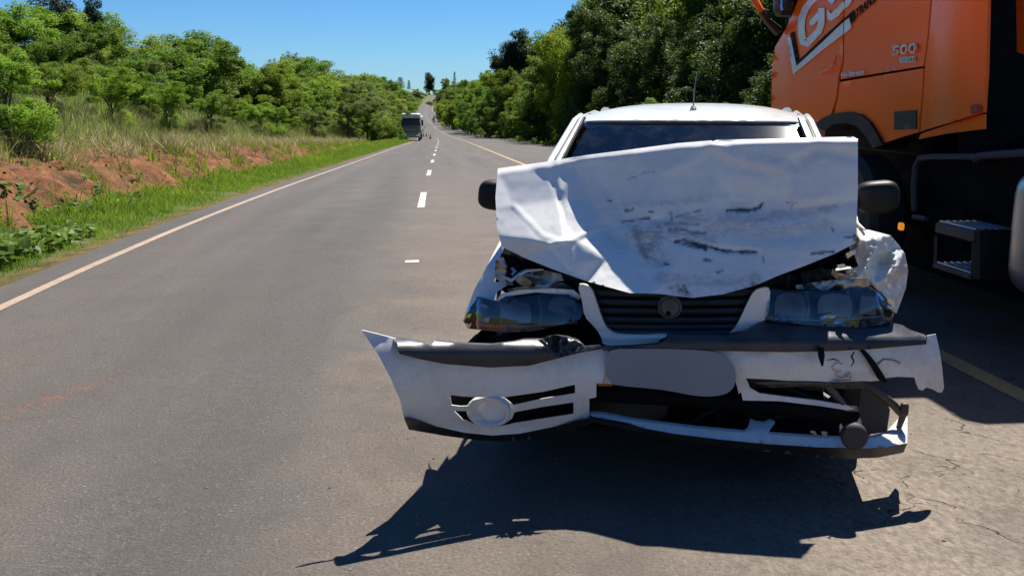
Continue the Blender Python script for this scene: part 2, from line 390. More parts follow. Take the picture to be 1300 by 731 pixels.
def asphalt_mat():
    m = N('worn_asphalt'); g0 = m.n('NewGeometry').outputs['Position']; sp = m.n('SeparateXYZ'); m.l(g0, sp.inputs[0])
    u = m.math('ADD', sp.outputs[0], m.math('MULTIPLY', sp.outputs[1], .076)); cb = m.n('CombineXYZ'); m.l(u, cb.inputs[0]); m.l(sp.outputs[1], cb.inputs[1]); P = cb.outputs[0]
    def sc(v):
        mp = m.n('Mapping'); mp.inputs['Scale'].default_value = v; m.l(P, mp.inputs[0]); return mp.outputs[0]
    big = m.noise(1, sc((.35, .12, 1)), 6, .6); streak = m.noise(1, sc((1.6, .09, 1)), 5, .55); mid = m.noise(1.3, P, 8, .65); fine = m.noise(70, P, 4, .75); fine2 = m.noise(19, P, 5, .7)
    grey = m.mix(m.ramp(streak, [(.3, 0.), (.7, 1.)]), (.062, .056, .051), (.108, .097, .087))
    brown = m.mix(m.ramp(mid, [(.3, 0.), (.7, 1.)]), (.115, .092, .072), (.185, .150, .118))
    # dusty brown on the lane where the cars stand, greyer towards the left lane and far off
    lane = m.n('MapRange'); m.l(m.math('ADD', u, m.math('MULTIPLY', m.math('SUBTRACT', mid, .5), 1.1)), lane.inputs[0]); lane.inputs[1].default_value = -.95; lane.inputs[2].default_value = -.1; lane.interpolation_type = 'SMOOTHSTEP'
    far = m.n('MapRange'); m.l(sp.outputs[1], far.inputs[0]); far.inputs[1].default_value = 7; far.inputs[2].default_value = 34; far.inputs[3].default_value = 1; far.inputs[4].default_value = .12
    near = m.n('MapRange'); m.l(sp.outputs[1], near.inputs[0]); near.inputs[1].default_value = 12; near.inputs[2].default_value = 4; near.inputs[3].default_value = 0; near.inputs[4].default_value = .5; 
    left_b = m.math('MULTIPLY', near.outputs[0], m.ramp(big, [(.35, .15), (.65, 1.)]))
    f = m.math('MAXIMUM', m.math('MULTIPLY', lane.outputs[0], far.outputs[0]), left_b, True)
    c = m.mix(f, grey, brown)
    # wheel tracks, tar-dark band next to the dusty strip
    t = m.n('MapRange'); m.l(m.math('ABSOLUTE', m.math('SUBTRACT', u, -1.05)), t.inputs[0]); t.inputs[1].default_value = 0; t.inputs[2].default_value = .5; t.inputs[3].default_value = .7; t.inputs[4].default_value = 0
    c = m.mix(m.math('MULTIPLY', t.outputs[0], m.ramp(fine2, [(.4, 0.), (.62, 1.)])), c, (.06, .056, .052))
    t2 = m.n('MapRange'); m.l(m.math('ABSOLUTE', m.math('SUBTRACT', u, -2.75)), t2.inputs[0]); t2.inputs[1].default_value = 0; t2.inputs[2].default_value = .55; t2.inputs[3].default_value = .45; t2.inputs[4].default_value = 0
    c = m.mix(m.math('MULTIPLY', t2.outputs[0], m.ramp(mid, [(.4, 0.), (.7, 1.)])), c, (.155, .108, .080))
    c = m.mix(m.ramp(m.noise(38, P, 3, .7), [(.60, 0.), (.74, .6)]), c, (.30, .27, .24)); c = m.mix(m.ramp(m.noise(26, P, 4, .7), [(.28, .6), (.42, 0.)]), c, (.04, .036, .034))
    c = m.mix(m.ramp(fine, [(.36, .85), (.54, 0.)]), c, m.mix(.5, c, (.03, .028, .026)))
    c = m.mix(m.ramp(fine, [(.60, 0.), (.74, .75)]), c, (.42, .38, .33))
    tan = m.n('MapRange'); m.l(m.math('ADD', u, m.math('MULTIPLY', m.math('SUBTRACT', big, .5), 2.0)), tan.inputs[0]); tan.inputs[1].default_value = .2; tan.inputs[2].default_value = 1.6
    tn2 = m.n('MapRange'); m.l(sp.outputs[1], tn2.inputs[0]); tn2.inputs[1].default_value = 5.5; tn2.inputs[2].default_value = 3.6
    grain = m.noise(34, sc((1, .6, 1)), 6, .8); c = m.mix(m.math('MULTIPLY', m.math('MULTIPLY', tan.outputs[0], tn2.outputs[0]), .85), c, m.mix(m.ramp(grain, [(.34, 0.), (.66, 1.)]), (.10, .08, .062), (.36, .295, .23)))
    # blotches
    blot = m.noise(5, P, 5, .8); c = m.mix(m.ramp(blot, [(.56, 0.), (.70, .55)]), c, (.062, .054, .047)); c = m.mix(m.ramp(m.noise(1.1, P, 9, .75), [(.38, .45), (.52, 0.)]), c, (.075, .066, .058))
    # rust red scatter in the left lane
    dx = m.math('SUBTRACT', u, -1.98); dy = m.math('SUBTRACT', sp.outputs[1], 4.85)
    aa = m.math('ADD', m.math('MULTIPLY', dx, .92), m.math('MULTIPLY', dy, -.39)); bb = m.math('ADD', m.math('MULTIPLY', dx, .39), m.math('MULTIPLY', dy, .92))
    r = m.math('ADD', m.math('POWER', m.math('ABSOLUTE', m.math('DIVIDE', aa, .07)), 2), m.math('POWER', m.math('ABSOLUTE', m.math('DIVIDE', bb, .6)), 2))
    rm = m.n('MapRange'); m.l(r, rm.inputs[0]); rm.inputs[1].default_value = 0; rm.inputs[2].default_value = 1.3; rm.inputs[3].default_value = 1; rm.inputs[4].default_value = 0
    c = m.mix(m.math('MULTIPLY', rm.outputs[0], m.ramp(fine2, [(.52, 0.), (.60, .85)])), c, (.24, .085, .035))
    # cracks
    wv = m.n('VectorMath'); wv.operation = 'ADD'; m.l(P, wv.inputs[0]); nv = m.n('TexNoise'); nv.inputs['Scale'].default_value = 3; nv.inputs['Detail'].default_value = 6; m.l(P, nv.inputs['Vector'])
    sv = m.n('VectorMath'); sv.operation = 'SCALE'; sv.inputs[3].default_value = .55; m.l(nv.outputs[1], sv.inputs[0]); m.l(sv.outputs[0], wv.inputs[1])
    vo = m.n('TexVoronoi'); vo.feature = 'DISTANCE_TO_EDGE'; vo.inputs['Scale'].default_value = 1.5; m.l(wv.outputs[0], vo.inputs['Vector'])
    cm = m.n('MapRange'); m.l(sp.outputs[0], cm.inputs[0]); cm.inputs[1].default_value = .7; cm.inputs[2].default_value = 1.3
    cgen = m.ramp(m.noise(.8, P, 4), [(.60, 0.), (.72, .35)])
    ck = m.math('MULTIPLY', m.ramp(vo.outputs[0], [(.002, .9), (.006, 0.)]), m.math('MAXIMUM', m.math('MULTIPLY', cm.outputs[0], 1.0), cgen, True))
    ck = m.math('MULTIPLY', ck, m.ramp(m.noise(4, P, 3), [(.46, 0.), (.56, 1.)]))
    c = m.mix(ck, c, (.015, .013, .012))
    m.l(c, m.b.inputs['Base Color']); m.l(m.ramp(mid, [(.3, .72), (.7, .9)]), m.b.inputs['Roughness']); m.b.inputs['Specular IOR Level'].default_value = .3
    h = m.math('SUBTRACT', m.math('ADD', fine, m.math('MULTIPLY', fine2, .6)), m.math('MULTIPLY', ck, 1.2))
    m.l(m.bump(h, 1.0, .011), m.b.inputs['Normal']); return m.m
ASPH = asphalt_mat()
Yr = [-60, -30, -10, -2]+grow(0, 3100, .5, 1.02)
road, *_ = grid_mesh('road', [EL, -3.3, -2, -.25, 1.3, 2.92, 4.5, 6.3, 8.5, UR], Yr, road_z, ASPH); tag(road, kind='structure')
def line_mat(name, col, wear):
    m = N(name); p = m.pos(); a = m.noise(3, p, 6, .7); b = m.noise(55, p, 4, .75)
    f = m.ramp(m.math('ADD', m.math('MULTIPLY', a, .6), m.math('MULTIPLY', b, .4)), [(wear-.06, 0.), (wear+.12, 1.)])
    m.l(m.mix(f, col, (.20, .16, .125)), m.b.inputs['Base Color']); m.b.inputs['Roughness'].default_value = .8; m.l(m.bump(b, .3, .003), m.b.inputs['Normal']); return m.m
LW = line_mat('white_line_paint', (.55, .52, .48), .53); LE = line_mat('weathered_edge_line_paint', (.33, .235, .16), .52); LYE = line_mat('yellow_line_paint', (.42, .27, .09), .52)
def strip(name, u0, u1, Ys_, mat, parent=None, dz=.004):
    V = []; F = []
    for y in Ys_:
        for u in (u0, u1): V.append((float(u+xc(y)), float(y), float(road_z(y, u)+dz)))
    for i in range(len(Ys_)-1): F.append((2*i, 2*i+1, 2*i+3, 2*i+2))
    return mesh(name, V, F, mat, parent)
YL = [y for y in Yr if y > -11]
strip('edge_line', UL-.05, UL+.05, YL, LE, road)
strip('centre_line', UY-.06, UY+.07, YL, LYE, road)
strip('edge_line', 9.0, 9.12, [y for y in YL if y > 40], LW, road)
dash_me = None
def dashY(px, py):
    d = ray(px, py); Y = 5.0
    for _ in range(60): Y = Y*.5+.5*((float(road_z(Y, UD))-EYE)/d.z)
    return Y
y0 = dashY(535, 264)
print('DASH', y0, dashY(541, 239), dashY(549, 209), dashY(549, 202), dashY(550, 193), dashY(550, 188))
for k in range(0, 14):
    a = y0+k*10.6; strip('lane_dash', UD-.055, UD+.055, list(np.linspace(a, a+3.6, 4)), LW, road)
strip('lane_dash', UD-.06, UD+.07, [9.05, 9.2], LW, road)     # the worn remnant of a dash

# ------------------------------------------------------------------ vegetation
def leaf_mat(name, c1, c2, c3, trans=.35, rough=.55):
    m = N(name); isl = m.n('NewGeometry').outputs['Random Per Island']; oi = m.n('ObjectInfo').outputs['Random']
    nz = m.noise(.9, m.obj(), 4)
    c = m.mix(isl, c1, c2); c = m.mix(m.ramp(nz, [(.38, 0.), (.65, 1.)]), c, c3); h = m.n('HueSaturation'); m.l(c, h.inputs['Color']); 
    mr = m.n('MapRange'); m.l(oi, mr.inputs[0]); mr.inputs[3].default_value = .65; mr.inputs[4].default_value = 1.3; m.l(mr.outputs[0], h.inputs['Value'])
    mh = m.n('MapRange'); m.l(m.math('FRACT', m.math('MULTIPLY', oi, 7.13)), mh.inputs[0]); mh.inputs[3].default_value = .47; mh.inputs[4].default_value = .52; m.l(mh.outputs[0], h.inputs['Hue'])
    m.l(h.outputs[0], m.b.inputs['Base Color']); m.b.inputs['Roughness'].default_value = rough; m.b.inputs['Specular IOR Level'].default_value = .15
    tr = m.n('BsdfTranslucent'); m.l(m.mix(.5, h.outputs[0], (.16, .24, .02)), tr.inputs[0]); mx = m.n('MixShader'); mx.inputs[0].default_value = trans
    m.l(m.b.outputs[0], mx.inputs[1]); m.l(tr.outputs[0], mx.inputs[2]); m.l(mx.outputs[0], m.out.inputs[0]); return m.m
LF_BRIGHT = leaf_mat('bright_leaves', (.22, .33, .025), (.33, .43, .045), (.13, .24, .02), .55)
LF_MID = leaf_mat('mid_green_leaves', (.11, .21, .022), (.20, .31, .035), (.08, .16, .02), .5)
LF_DARK = leaf_mat('shade_darkened_leaves', (.022, .055, .010), (.055, .10, .018), (.014, .036, .009), .3)  # green darkened to carry the backlit shade of the right woods
LF_OLIVE = leaf_mat('olive_leaves', (.17, .22, .07), (.26, .31, .10), (.12, .16, .05), .5)
LF_PINE = leaf_mat('pine_needles', (.012, .03, .012), (.025, .05, .018), (.01, .022, .01), .15)
GR_GREEN = leaf_mat('fresh_grass', (.13, .24, .018), (.25, .38, .035), (.09, .18, .018), .5)
GR_DRY = leaf_mat('tall_dry_grass', (.24, .25, .06), (.50, .45, .21), (.16, .21, .045), .5)
GR_STRAW = leaf_mat('straw', (.38, .29, .16), (.5, .42, .27), (.25, .17, .09), .3)
CREEP = leaf_mat('creeper_leaves', (.06, .15, .02), (.11, .22, .035), (.04, .1, .015), .35)
BARK = simple('bark', (.10, .075, .055), .9, var=.5, scale=8, bump=.6)
def leaves(centres, radii, per, size, flat=.55, up=.35, seed=0, aspect=.55):
    r = np.random.default_rng(seed); C = np.repeat(centres, per, 0); Rr = np.repeat(radii, per, 0); n = len(C)
    d = r.normal(size=(n, 3)); d /= np.linalg.norm(d, axis=1)[:, None]; rad = r.random(n)**.35
    P = C+d*rad[:, None]*Rr*np.array([1, 1, flat])
    nn = d*.6+r.normal(size=(n, 3))*.6+np.array([0, 0, up]); nn /= np.linalg.norm(nn, axis=1)[:, None]
    t = np.cross(nn, r.normal(size=(n, 3))); t /= np.linalg.norm(t, axis=1)[:, None]; b = np.cross(nn, t)
    s = size*(.6+.8*r.random(n))[:, None]; a = s*.5; c = s*.5*aspect
    V = np.empty((n, 4, 3)); V[:, 0] = P-t*a; V[:, 1] = P+b*c+nn*s*.08; V[:, 2] = P+t*a; V[:, 3] = P-b*c+nn*s*.08
    return V.reshape(-1, 3), np.arange(n*4).reshape(n, 4)
def tree_proto(kind, seed):
    r = np.random.default_rng(seed); H = 1.0     # built at height 1, scaled by copies
    mb = MB(); 
    if kind == 'pine':
        cs = []; rs = []; mb.tube([(0, 0, 0), (.01, 0, .5), (0, .01, .98)], [.018, .012, .003], 7)
        for lv in np.linspace(.3, .98, 13):
            k = 7; L = .24*(1.05-lv)**.7+.03
            for j in range(k):
                a = r.random()*6.28; e = np.array([math.cos(a)*L, math.sin(a)*L, lv-.02+L*.15]); mb.tube([(0, 0, lv-.03), tuple(e)], [.005, .002], 4, False)
                for q in (.45, .75, 1.0): cs.append(np.array([e[0]*q, e[1]*q, lv-.02+L*.15*q])); rs.append(.045*(1.1-q*.3))
        V, F = leaves(np.array(cs), np.array(rs)[:, None], 26, .028, .45, .5, seed, .3)
    else:
        wide = {'bush': .5, 'round': .42, 'tall': .28, 'feather': .45}[kind]; lo = {'bush': .0, 'round': .08, 'tall': .03, 'feather': .06}[kind]
        nc = {'bush': 190, 'round': 210, 'tall': 230, 'feather': 150}[kind]; cs = []; rs = []
        lobes = [(r.normal()*wide*.40, r.normal()*wide*.40, lo+.14+r.random()*(.72-lo), .17+.15*r.random()) for _ in range(14)]+[(0, 0, .72, .2)]
        while len(cs) < nc:
            x, y, z, R_ = lobes[r.integers(len(lobes))]; d = r.normal(size=3); d /= np.linalg.norm(d)
            p = np.array([x, y, z])+d*R_*(.5+.5*r.random())*np.array([wide/.42, wide/.42, 1])
            if p[2] < lo or p[2] > 1: continue
            cs.append(p); rs.append(.045+.05*r.random())
        cs = np.array(cs); dd = np.sort(np.linalg.norm(cs[:, None]-cs[None], axis=2), axis=1)[:, 4]; keep = dd < .15; cs = cs[keep]; rs = list(np.array(rs)[keep]); cs[:, 2] = lo+(cs[:, 2]-cs[:, 2].min())/(np.ptp(cs[:, 2]))*(.97-lo)
        per = {'bush': 235, 'round': 225, 'tall': 215, 'feather': 230}[kind]
        V, F = leaves(cs, np.array(rs)[:, None], per, .0195 if kind != 'feather' else .024, .7, .8, seed, .5 if kind != 'feather' else .28)
        # loose sprigs reaching past the outline
        k = r.integers(0, len(cs), 50); q = cs[k]+(cs[k]-np.array([0, 0, .5]))*.16*r.random((50, 1)); V2, F2 = leaves(q, np.full((50, 1), .025), 24, .022, 1, .3, seed+1, .4)
        F = np.r_[F, F2+len(V)]; V = np.r_[V, V2]
        mb.tube([(0, 0, -.05), (.012, .01, lo*.6+.1), (.0, .02, .45), (.02, 0, .75)], [.024, .019, .012, .005], 8)
        for j in range(9):
            c = cs[r.integers(len(cs))]; z0 = min(c[2]*.6, .5); mb.tube([(0, .01, z0), tuple(c*np.array([.5, .5, 0])+np.array([0, 0, (z0+c[2])/2+.02])), tuple(c)], [.010, .007, .003], 5, False)
    crown = np_mesh('crown', V, F); trunk = mesh('trunk', mb.V, mb.F, BARK, link_it=False); trunk.shade_smooth()
    return crown, trunk
PROTO = {k: [tree_proto(k, s) for s in ss] for k, ss in (('bush', (1, 2, 3)), ('round', (4, 5, 6)), ('tall', (7, 8)), ('feather', (9, 10)), ('pine', (11, 12)))}
_cm = {}
def crown_with(me, mat):
    key = (me.name, mat.name)
    if key not in _cm: c = me.copy(); c.materials.clear(); c.materials.append(mat); c.name = 'crown'; _cm[key] = c
    return _cm[key]
def tree(name, kind, mat, x, y, z, h, wid, label, group, cat='tree', idx=None):
    t = empty(name, (x, y, z), random.random()*6.28); t.scale = (h*wid, h*wid, h); tag(t, label, cat, group)
    cr, tr = random.choice(PROTO[kind]) if idx is None else PROTO[kind][idx]
    a = link('crown', crown_with(cr, mat), t); b = link('trunk', tr, t); return t
def topz(px, Y, prof):
    py = interp(px, prof); d = ray(px, py); return EYE+d.z/d.y*Y
SKL = [(-600, -120), (-200, -60), (0, -8), (60, -2), (100, 6), (140, 34), (190, 44), (235, 22), (262, 40), (300, 62), (330, 88), (372, 72), (420, 96), (470, 92), (498, 104), (515, 122), (530, 128), (560, 130)]
SKR = [(540, 124), (556, 119), (575, 108), (600, 97), (640, 88), (665, 78), (684, 52), (700, 22), (712, -8), (760, -70), (980, -90), (1500, -160)]
def pxof(x, y, z):
    dz = z-EYE; d = y*math.cos(PITCH)-dz*math.sin(PITCH); return 650+1250*x/d
KL = dict(bush=('leafy_tree', 'low bushy'), round=('leafy_tree', 'round crowned'), tall=('leafy_tree', 'tall narrow'), feather=('leafy_tree', 'feathery'))
ROWN = [0]
def plant_row(side, off, y0, y1, step, kinds, prof, far=1.0, fac=(.82, 1.0), hmax=16, hmin=2.2):
    y = y0; ROWN[0] += 1; row = {1: 'front', 2: 'second', 3: 'rear', 4: 'front', 5: 'second', 6: 'rear', 7: 'front', 8: 'second', 9: 'rear'}[ROWN[0]]
    while y < y1:
        u = off(y)+random.uniform(-1, 1)*step*.3*(1 if y < 150 else 1.5); yy = y+random.uniform(-.3, .3)*step
        x = float(u+xc(yy)); z = float(ground_z(yy, u)); px = pxof(x, yy, z)
        if px > -260 and px < 1500:
            h = (topz(px, yy, prof)-z)*random.uniform(*fac)*1.02; h = min(max(h, hmin), hmax)
            k, mat, adj = random.choice(kinds)
            wd = (random.uniform(.9, 1.25) if side > 0 else random.uniform(1.1, 1.5))*(1.0 if k != 'tall' else 1.1)
            if h > 9: wd *= .85
            place = f'{row} row of '+('left' if side < 0 else 'right')+' woods'
            dist = 'near' if yy < 60 else ('midway' if yy < 120 else ('beyond the lorry' if yy < 300 else 'on the far hill'))
            tree('leafy_tree', k, mat, x, yy, z-.05, h, wd, f'{adj} tree, {place}, {dist}', 'roadside trees left of the road' if side < 0 else 'roadside trees right of the road')
        y += step*(1+.006*max(0, y-40))*random.uniform(.8, 1.2)
LK = [('bush', LF_MID, 'bushy mid-green'), ('round', LF_MID, 'round mid-green'), ('round', LF_BRIGHT, 'round bright green'), ('bush', LF_BRIGHT, 'bushy bright green'), ('feather', LF_OLIVE, 'feathery pale olive')]
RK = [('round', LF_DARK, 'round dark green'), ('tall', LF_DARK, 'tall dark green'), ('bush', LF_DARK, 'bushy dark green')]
RK2 = [('round', LF_MID, 'round mid-green'), ('bush', LF_BRIGHT, 'bushy bright green'), ('bush', LF_MID, 'bushy mid-green'), ('round', LF_BRIGHT, 'round bright green')]
offL = lambda y: interp(y, [(20, -20), (45, -18.5), (70, -14), (95, -10), (120, -8.0), (180, -8.5), (400, -12), (900, -16)])
plant_row(-1, offL, 22, 1850, 4.3, LK, SKL, fac=(.66, .95))
plant_row(-1, lambda y: offL(y)-5, 26, 1850, 6.5, LK, SKL, fac=(.8, 1.0))
plant_row(-1, lambda y: offL(y)-11, 30, 300, 8, LK, SKL, fac=(.88, 1.03))
offR = lambda y: interp(y, [(8, 15.5), (40, 14.8), (90, 13.6), (140, 11.0), (200, 8.8), (300, 8.2), (700, 12), (1000, 16)])
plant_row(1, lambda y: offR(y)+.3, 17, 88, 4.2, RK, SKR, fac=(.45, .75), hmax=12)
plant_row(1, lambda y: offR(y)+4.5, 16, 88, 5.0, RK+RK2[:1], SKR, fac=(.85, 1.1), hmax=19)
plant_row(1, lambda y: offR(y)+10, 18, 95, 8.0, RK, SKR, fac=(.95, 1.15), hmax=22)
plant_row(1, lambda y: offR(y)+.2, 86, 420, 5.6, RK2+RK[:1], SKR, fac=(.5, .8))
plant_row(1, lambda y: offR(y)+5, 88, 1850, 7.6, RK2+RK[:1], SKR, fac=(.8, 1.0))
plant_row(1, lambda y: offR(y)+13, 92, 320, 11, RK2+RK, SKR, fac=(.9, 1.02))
def one(name, kind, mat, px, pyt, Y, label, wid=1.0, cat='tree', zoff=None, idx=0, group=None):
    if name == 'shrub' and px > 600: Y = max(Y, 11.9/((px-650)/1250+.076))      # keep it off the asphalt
    X = at(px, pyt, Y); u = X.x-float(xc(Y)); z = float(ground_z(Y, u)); return tree(name, kind, mat, X.x, Y, z-.1, max(2, X.z-z), wid, label, group, cat, idx)
one('pine_tree', 'tall', LF_PINE, 657, 36, 175, 'tall dark pine rising alone above the woods at right', .9)
one('pine_tree', 'tall', LF_PINE, 671, 47, 178, 'second pine just right of the tall dark pine, shorter', .7, idx=1)
one('pine_tree', 'tall', LF_PINE, 119, -6, 75, 'slim dark tree breaking the skyline at the top left', .55)
one('pine_tree', 'round', LF_PINE, 86, -8, 70, 'broad dark tree left of the slim skyline tree at top left', .8, idx=1)
one('pine_tree', 'tall', LF_DARK, 545, 92, 1960, 'dense dark columnar tree standing on the far hilltop', .9)
one('pine_tree', 'pine', LF_PINE, 541, 92, 1970, 'thin pole-like pine left of the columnar hilltop tree', .5)
one('pine_tree', 'pine', LF_PINE, 508, 98, 1800, 'small bushy pine on the far skyline left of the road', 1.5, idx=1)
one('pine_tree', 'pine', LF_PINE, 519, 102, 1850, 'small slim pine on the far skyline beside the bushy one', .8)
one('pine_tree', 'tall', LF_MID, 567, 99, 1800, 'loose pale tree on the far skyline right of the road', 1.0, idx=1)
one('pine_tree', 'pine', LF_PINE, 577, 91, 1780, 'bare-stemmed slender pine on the far skyline right of the road', .4)
for px in (553, 559): one('hill_tree', 'bush', LF_MID, px, 113, 1980, 'low tree on the hilltop where the road goes over', 1.6, group='low hilltop trees')
one('hill_tree', 'round', LF_OLIVE, 527, 113, 1050, 'brownish round tree beside the far uphill road', 1.4)
one('shrub', 'bush', LF_BRIGHT, 762, 112, 33, 'pale green shrub in the sun before the dark woods', .9, 'shrub')
for px, pt, Y in ((735, 140, 40), (716, 146, 52), (930, 120, 26), (850, 122, 30), (690, 128, 70)):
    one('shrub', 'bush', LF_MID, px, pt, Y, 'mid-green shrub at the foot of the dark woods on the right', 1.1, 'shrub', group='shrubs at the foot of the right woods')
for px, pt, Y in ((8, 118, 17), (60, 128, 24), (210, 128, 34), (265, 118, 37), (350, 128, 55), (400, 135, 66), (440, 122, 78), (466, 118, 88), (330, 130, 45), (140, 120, 27)):
    one('shrub', 'bush', random.choice((LF_MID, LF_OLIVE, LF_BRIGHT)), px, pt, Y, 'shrub growing in the tall grass above the left bank', 1.1, 'shrub', group='shrubs in the tall grass')

r7 = random.Random(12)
yy = 24.0
while yy < 135:
    u = offL(yy)+1.6+r7.uniform(-.8, .8); x = float(u+xc(yy)); z = float(ground_z(yy, u)); tree('shrub', r7.choice(('bush', 'bush', 'round')), r7.choice((LF_MID, LF_BRIGHT, LF_BRIGHT, LF_OLIVE)), x, yy, z-.1, r7.uniform(1.8, 3.2), r7.uniform(1.2, 1.6), ('low' if r7.random() < .5 else 'spreading')+(' shrub at the foot of the left woods, near' if yy < 55 else ' shrub at the foot of the left woods, midway'), 'shrubs at the foot of the left woods', 'shrub'); yy += r7.uniform(2.6, 4.2)+yy*.012
def ordinals(objs, frm):
    by = {}
    for o in objs: by.setdefault(o['label'], []).append(o)
    W = ['first', 'second', 'third', 'fourth', 'fifth', 'sixth', 'seventh', 'eighth', 'ninth', 'tenth', 'eleventh', 'twelfth']
    for lab, L in by.items():
        if 1 < len(L) <= 12:
            for k, o in enumerate(sorted(L, key=lambda o: o.location.y)): o['label'] = f'{lab}, {W[k]} {frm}'
ordinals([o for o in bpy.data.objects if o.name.startswith('leafy_tree')], 'going away')
ordinals([o for o in bpy.data.objects if o.name.startswith(('shrub', 'hill_tree'))], 'going away')
def tufts(name, pts, hs, blades, mat, spread, width, lean=.35, seed=1, label=None, cat='grass'):
    """pts (n,3) roots; every tuft is a fan of bent blades (2 quads each)"""
    r = np.random.default_rng(seed); n = len(pts)*blades; P = np.repeat(pts, blades, 0)+np.c_[r.normal(size=(n, 2))*spread, np.zeros(n)]
    h = np.repeat(hs, blades)*(.5+.7*r.random(n)); a = r.random(n)*6.283; d = np.c_[np.cos(a), np.sin(a), np.zeros(n)]; b = r.random(n)*6.283; s = np.c_[np.cos(b), np.sin(b), np.zeros(n)]*(width*h/h.mean())[:, None]*.5
    ln = lean*(.3+r.random(n)); mid = P+d*(h*ln*.35)[:, None]+np.c_[np.zeros((n, 2)), h*.6]; tip = P+d*(h*ln)[:, None]+np.c_[np.zeros((n, 2)), h*(1-.25*ln)]
    V = np.empty((n, 6, 3)); V[:, 0] = P-s; V[:, 1] = P+s; V[:, 2] = mid+s*.75; V[:, 3] = mid-s*.75; V[:, 4] = tip+s*.12; V[:, 5] = tip-s*.12
    i = np.arange(n)*6; F = np.r_[np.c_[i, i+1, i+2, i+3], np.c_[i+3, i+2, i+4, i+5]]
    o = link(name, np_mesh(name, V.reshape(-1, 3), F, mat)); tag(o, label, cat, kind='stuff'); return o
def scatter(n, Y0, Y1, u0, u1, power=1.0, keep=None, seed=0):
    r = np.random.default_rng(seed); Y = Y0+(Y1-Y0)*r.random(n)**power; u = u0+(u1-u0)*r.random(n)
    if keep is not None:
        k = keep(Y, u, r); Y = Y[k]; u = u[k]
    return Y, u, np.c_[u+xc(Y), Y, ground_z(Y, u)-.02]
# vergeside: fresh green grass
Y, u, P = scatter(15000, 6, 130, -5.35, EL-.12, 1.9, lambda Y, u, r: (r.random(len(Y)) < np.clip((-u-3.75)/.5+.15, 0, 1)) & (np.sin(Y*.9)+np.sin(Y*2.3+u*2) > -1.45), 3)
tufts('verge_grass', P, np.clip(.05+.12*(-u-3.7), .05, .2)*(.7+.6*rng.random(len(u)))*(1+np.clip(Y-30, 0, 60)/60), 9, GR_GREEN, .05, .012, .7, 4, 'fresh green grass along the foot of the left bank', 'grass')
# tall dry grass on the plateau
def pl(Y, u, r): return (np.sin(Y*.31+u*.5)+np.sin(Y*.83-u)+r.random(len(Y))*2.2 > .0)
Y, u, P = scatter(26000, 9, 115, -22, -6.8, 1.6, pl, 5)
hh = (.42+.42*rng.random(len(u)))*np.clip(.45+(-u-6.7)*.16, .3, 1.25)*(.8+.35*np.sin(Y*.4+u))
tufts('tall_grass', P, hh*1.35, 12, GR_DRY, .12, .016, .55, 6, 'tall green and straw coloured grass on top of the left bank', 'grass')
Y, u, P = scatter(8000, 9, 100, -20, -7.0, 1.6, pl, 15)
tufts('grass_stalks', P, .75+.4*rng.random(len(u)), 4, GR_STRAW, .1, .010, .3, 16, 'pale straw stalks standing in the tall grass', 'grass')
# straw and sparse tufts on the bank face
Y, u, P = scatter(2400, 8, 90, -7.5, -6.3, 1.4, lambda Y, u, r: np.sin(Y*1.9+u)+r.random(len(Y)) > .15, 7)
tufts('bank_straw', P, .2+.38*rng.random(len(u)), 11, GR_STRAW, .06, .011, 1.3, 8, 'dry straw hanging over the red soil bank', 'grass')
Y, u, P = scatter(3400, 8, 95, -7.4, -5.0, 1.2, lambda Y, u, r: np.sin(Y*1.1+2)+np.sin(Y*2.7+u*2)+r.random(len(Y))*1.4+np.clip((Y-30)/20,0,1) > 1.05, 9)
tufts('bank_grass', P, .16+.22*rng.random(len(u)), 10, GR_GREEN, .07, .012, .7, 10, 'green tufts scattered over the red soil bank', 'grass')
Y, u, P = scatter(2500, 30, 130, UR+.1, UR+3.5, 1.2, None, 11)
tufts('verge_grass', P, .15+.25*rng.random(len(u)), 8, GR_GREEN, .08, .02, .6, 12, 'green grass strip under the woods on the right', 'grass')
# broad-leaved creeper at the foot of the bank
def creeper(seed, n, Y0, Y1, u0, u1, keep, size):
    r = np.random.default_rng(seed); Y, u, P = scatter(n, Y0, Y1, u0, u1, 1.0, keep, seed); P[:, 2] += .05+.13*r.random(len(P)); n = len(P); V = []; F = []
    for i in range(n):
        s = size*(.6+.8*r.random()); a = r.random()*6.28; tl = Vector((r.normal()*.45, r.normal()*.45-.25, 1)).normalized(); M = Matrix.Rotation(a, 3, 'Z'); Q = Vector((0, 0, 1)).rotation_difference(tl).to_matrix(); c = Vector(P[i])
        k = len(V); pr = [(0, 0, .0), (.30, -.22, .08), (.5, .12, .1), (.28, .55, .03), (0, .95, -.1), (-.28, .55, .03), (-.5, .12, .1), (-.30, -.22, .08)]
        V += [c+Q@(M@(Vector(q)*s)) for q in pr]; F += [(k, k+1, k+2, k+3), (k, k+3, k+4, k+4)[:3], (k, k+4, k+5), (k, k+5, k+6, k+7)]
    return V, F
V, F = creeper(21, 2600, 8.0, 12.6, -6.4, -4.1, lambda Y, u, r: (Y+(-u-4.1)*.8 < 11.6+np.sin(u*4)*.5), .11)
V2, F2 = creeper(22, 420, 12.5, 17.5, -5.9, -4.9, lambda Y, u, r: np.sin(Y*2.4)+np.sin(Y*5+u*5)*.5 > .5, .10); k = len(V); V += V2; F += [tuple(i+k for i in f) for f in F2]
tag(mesh('creeper', V, F, CREEP), 'broad-leaved green creeper covering the foot of the red bank', 'creeper', kind='stuff')
mb = MB(); p = at(140, 197, 15.8); p.z = float(ground_z(15.8, p.x-float(xc(15.8))))+.06; mb.box(p, (.16, .1, .03), Matrix.Rotation(.5, 3, 'X')); tag(mb.build('plastic_scrap', WHITE), 'small white scrap lying on top of the red bank', 'litter')
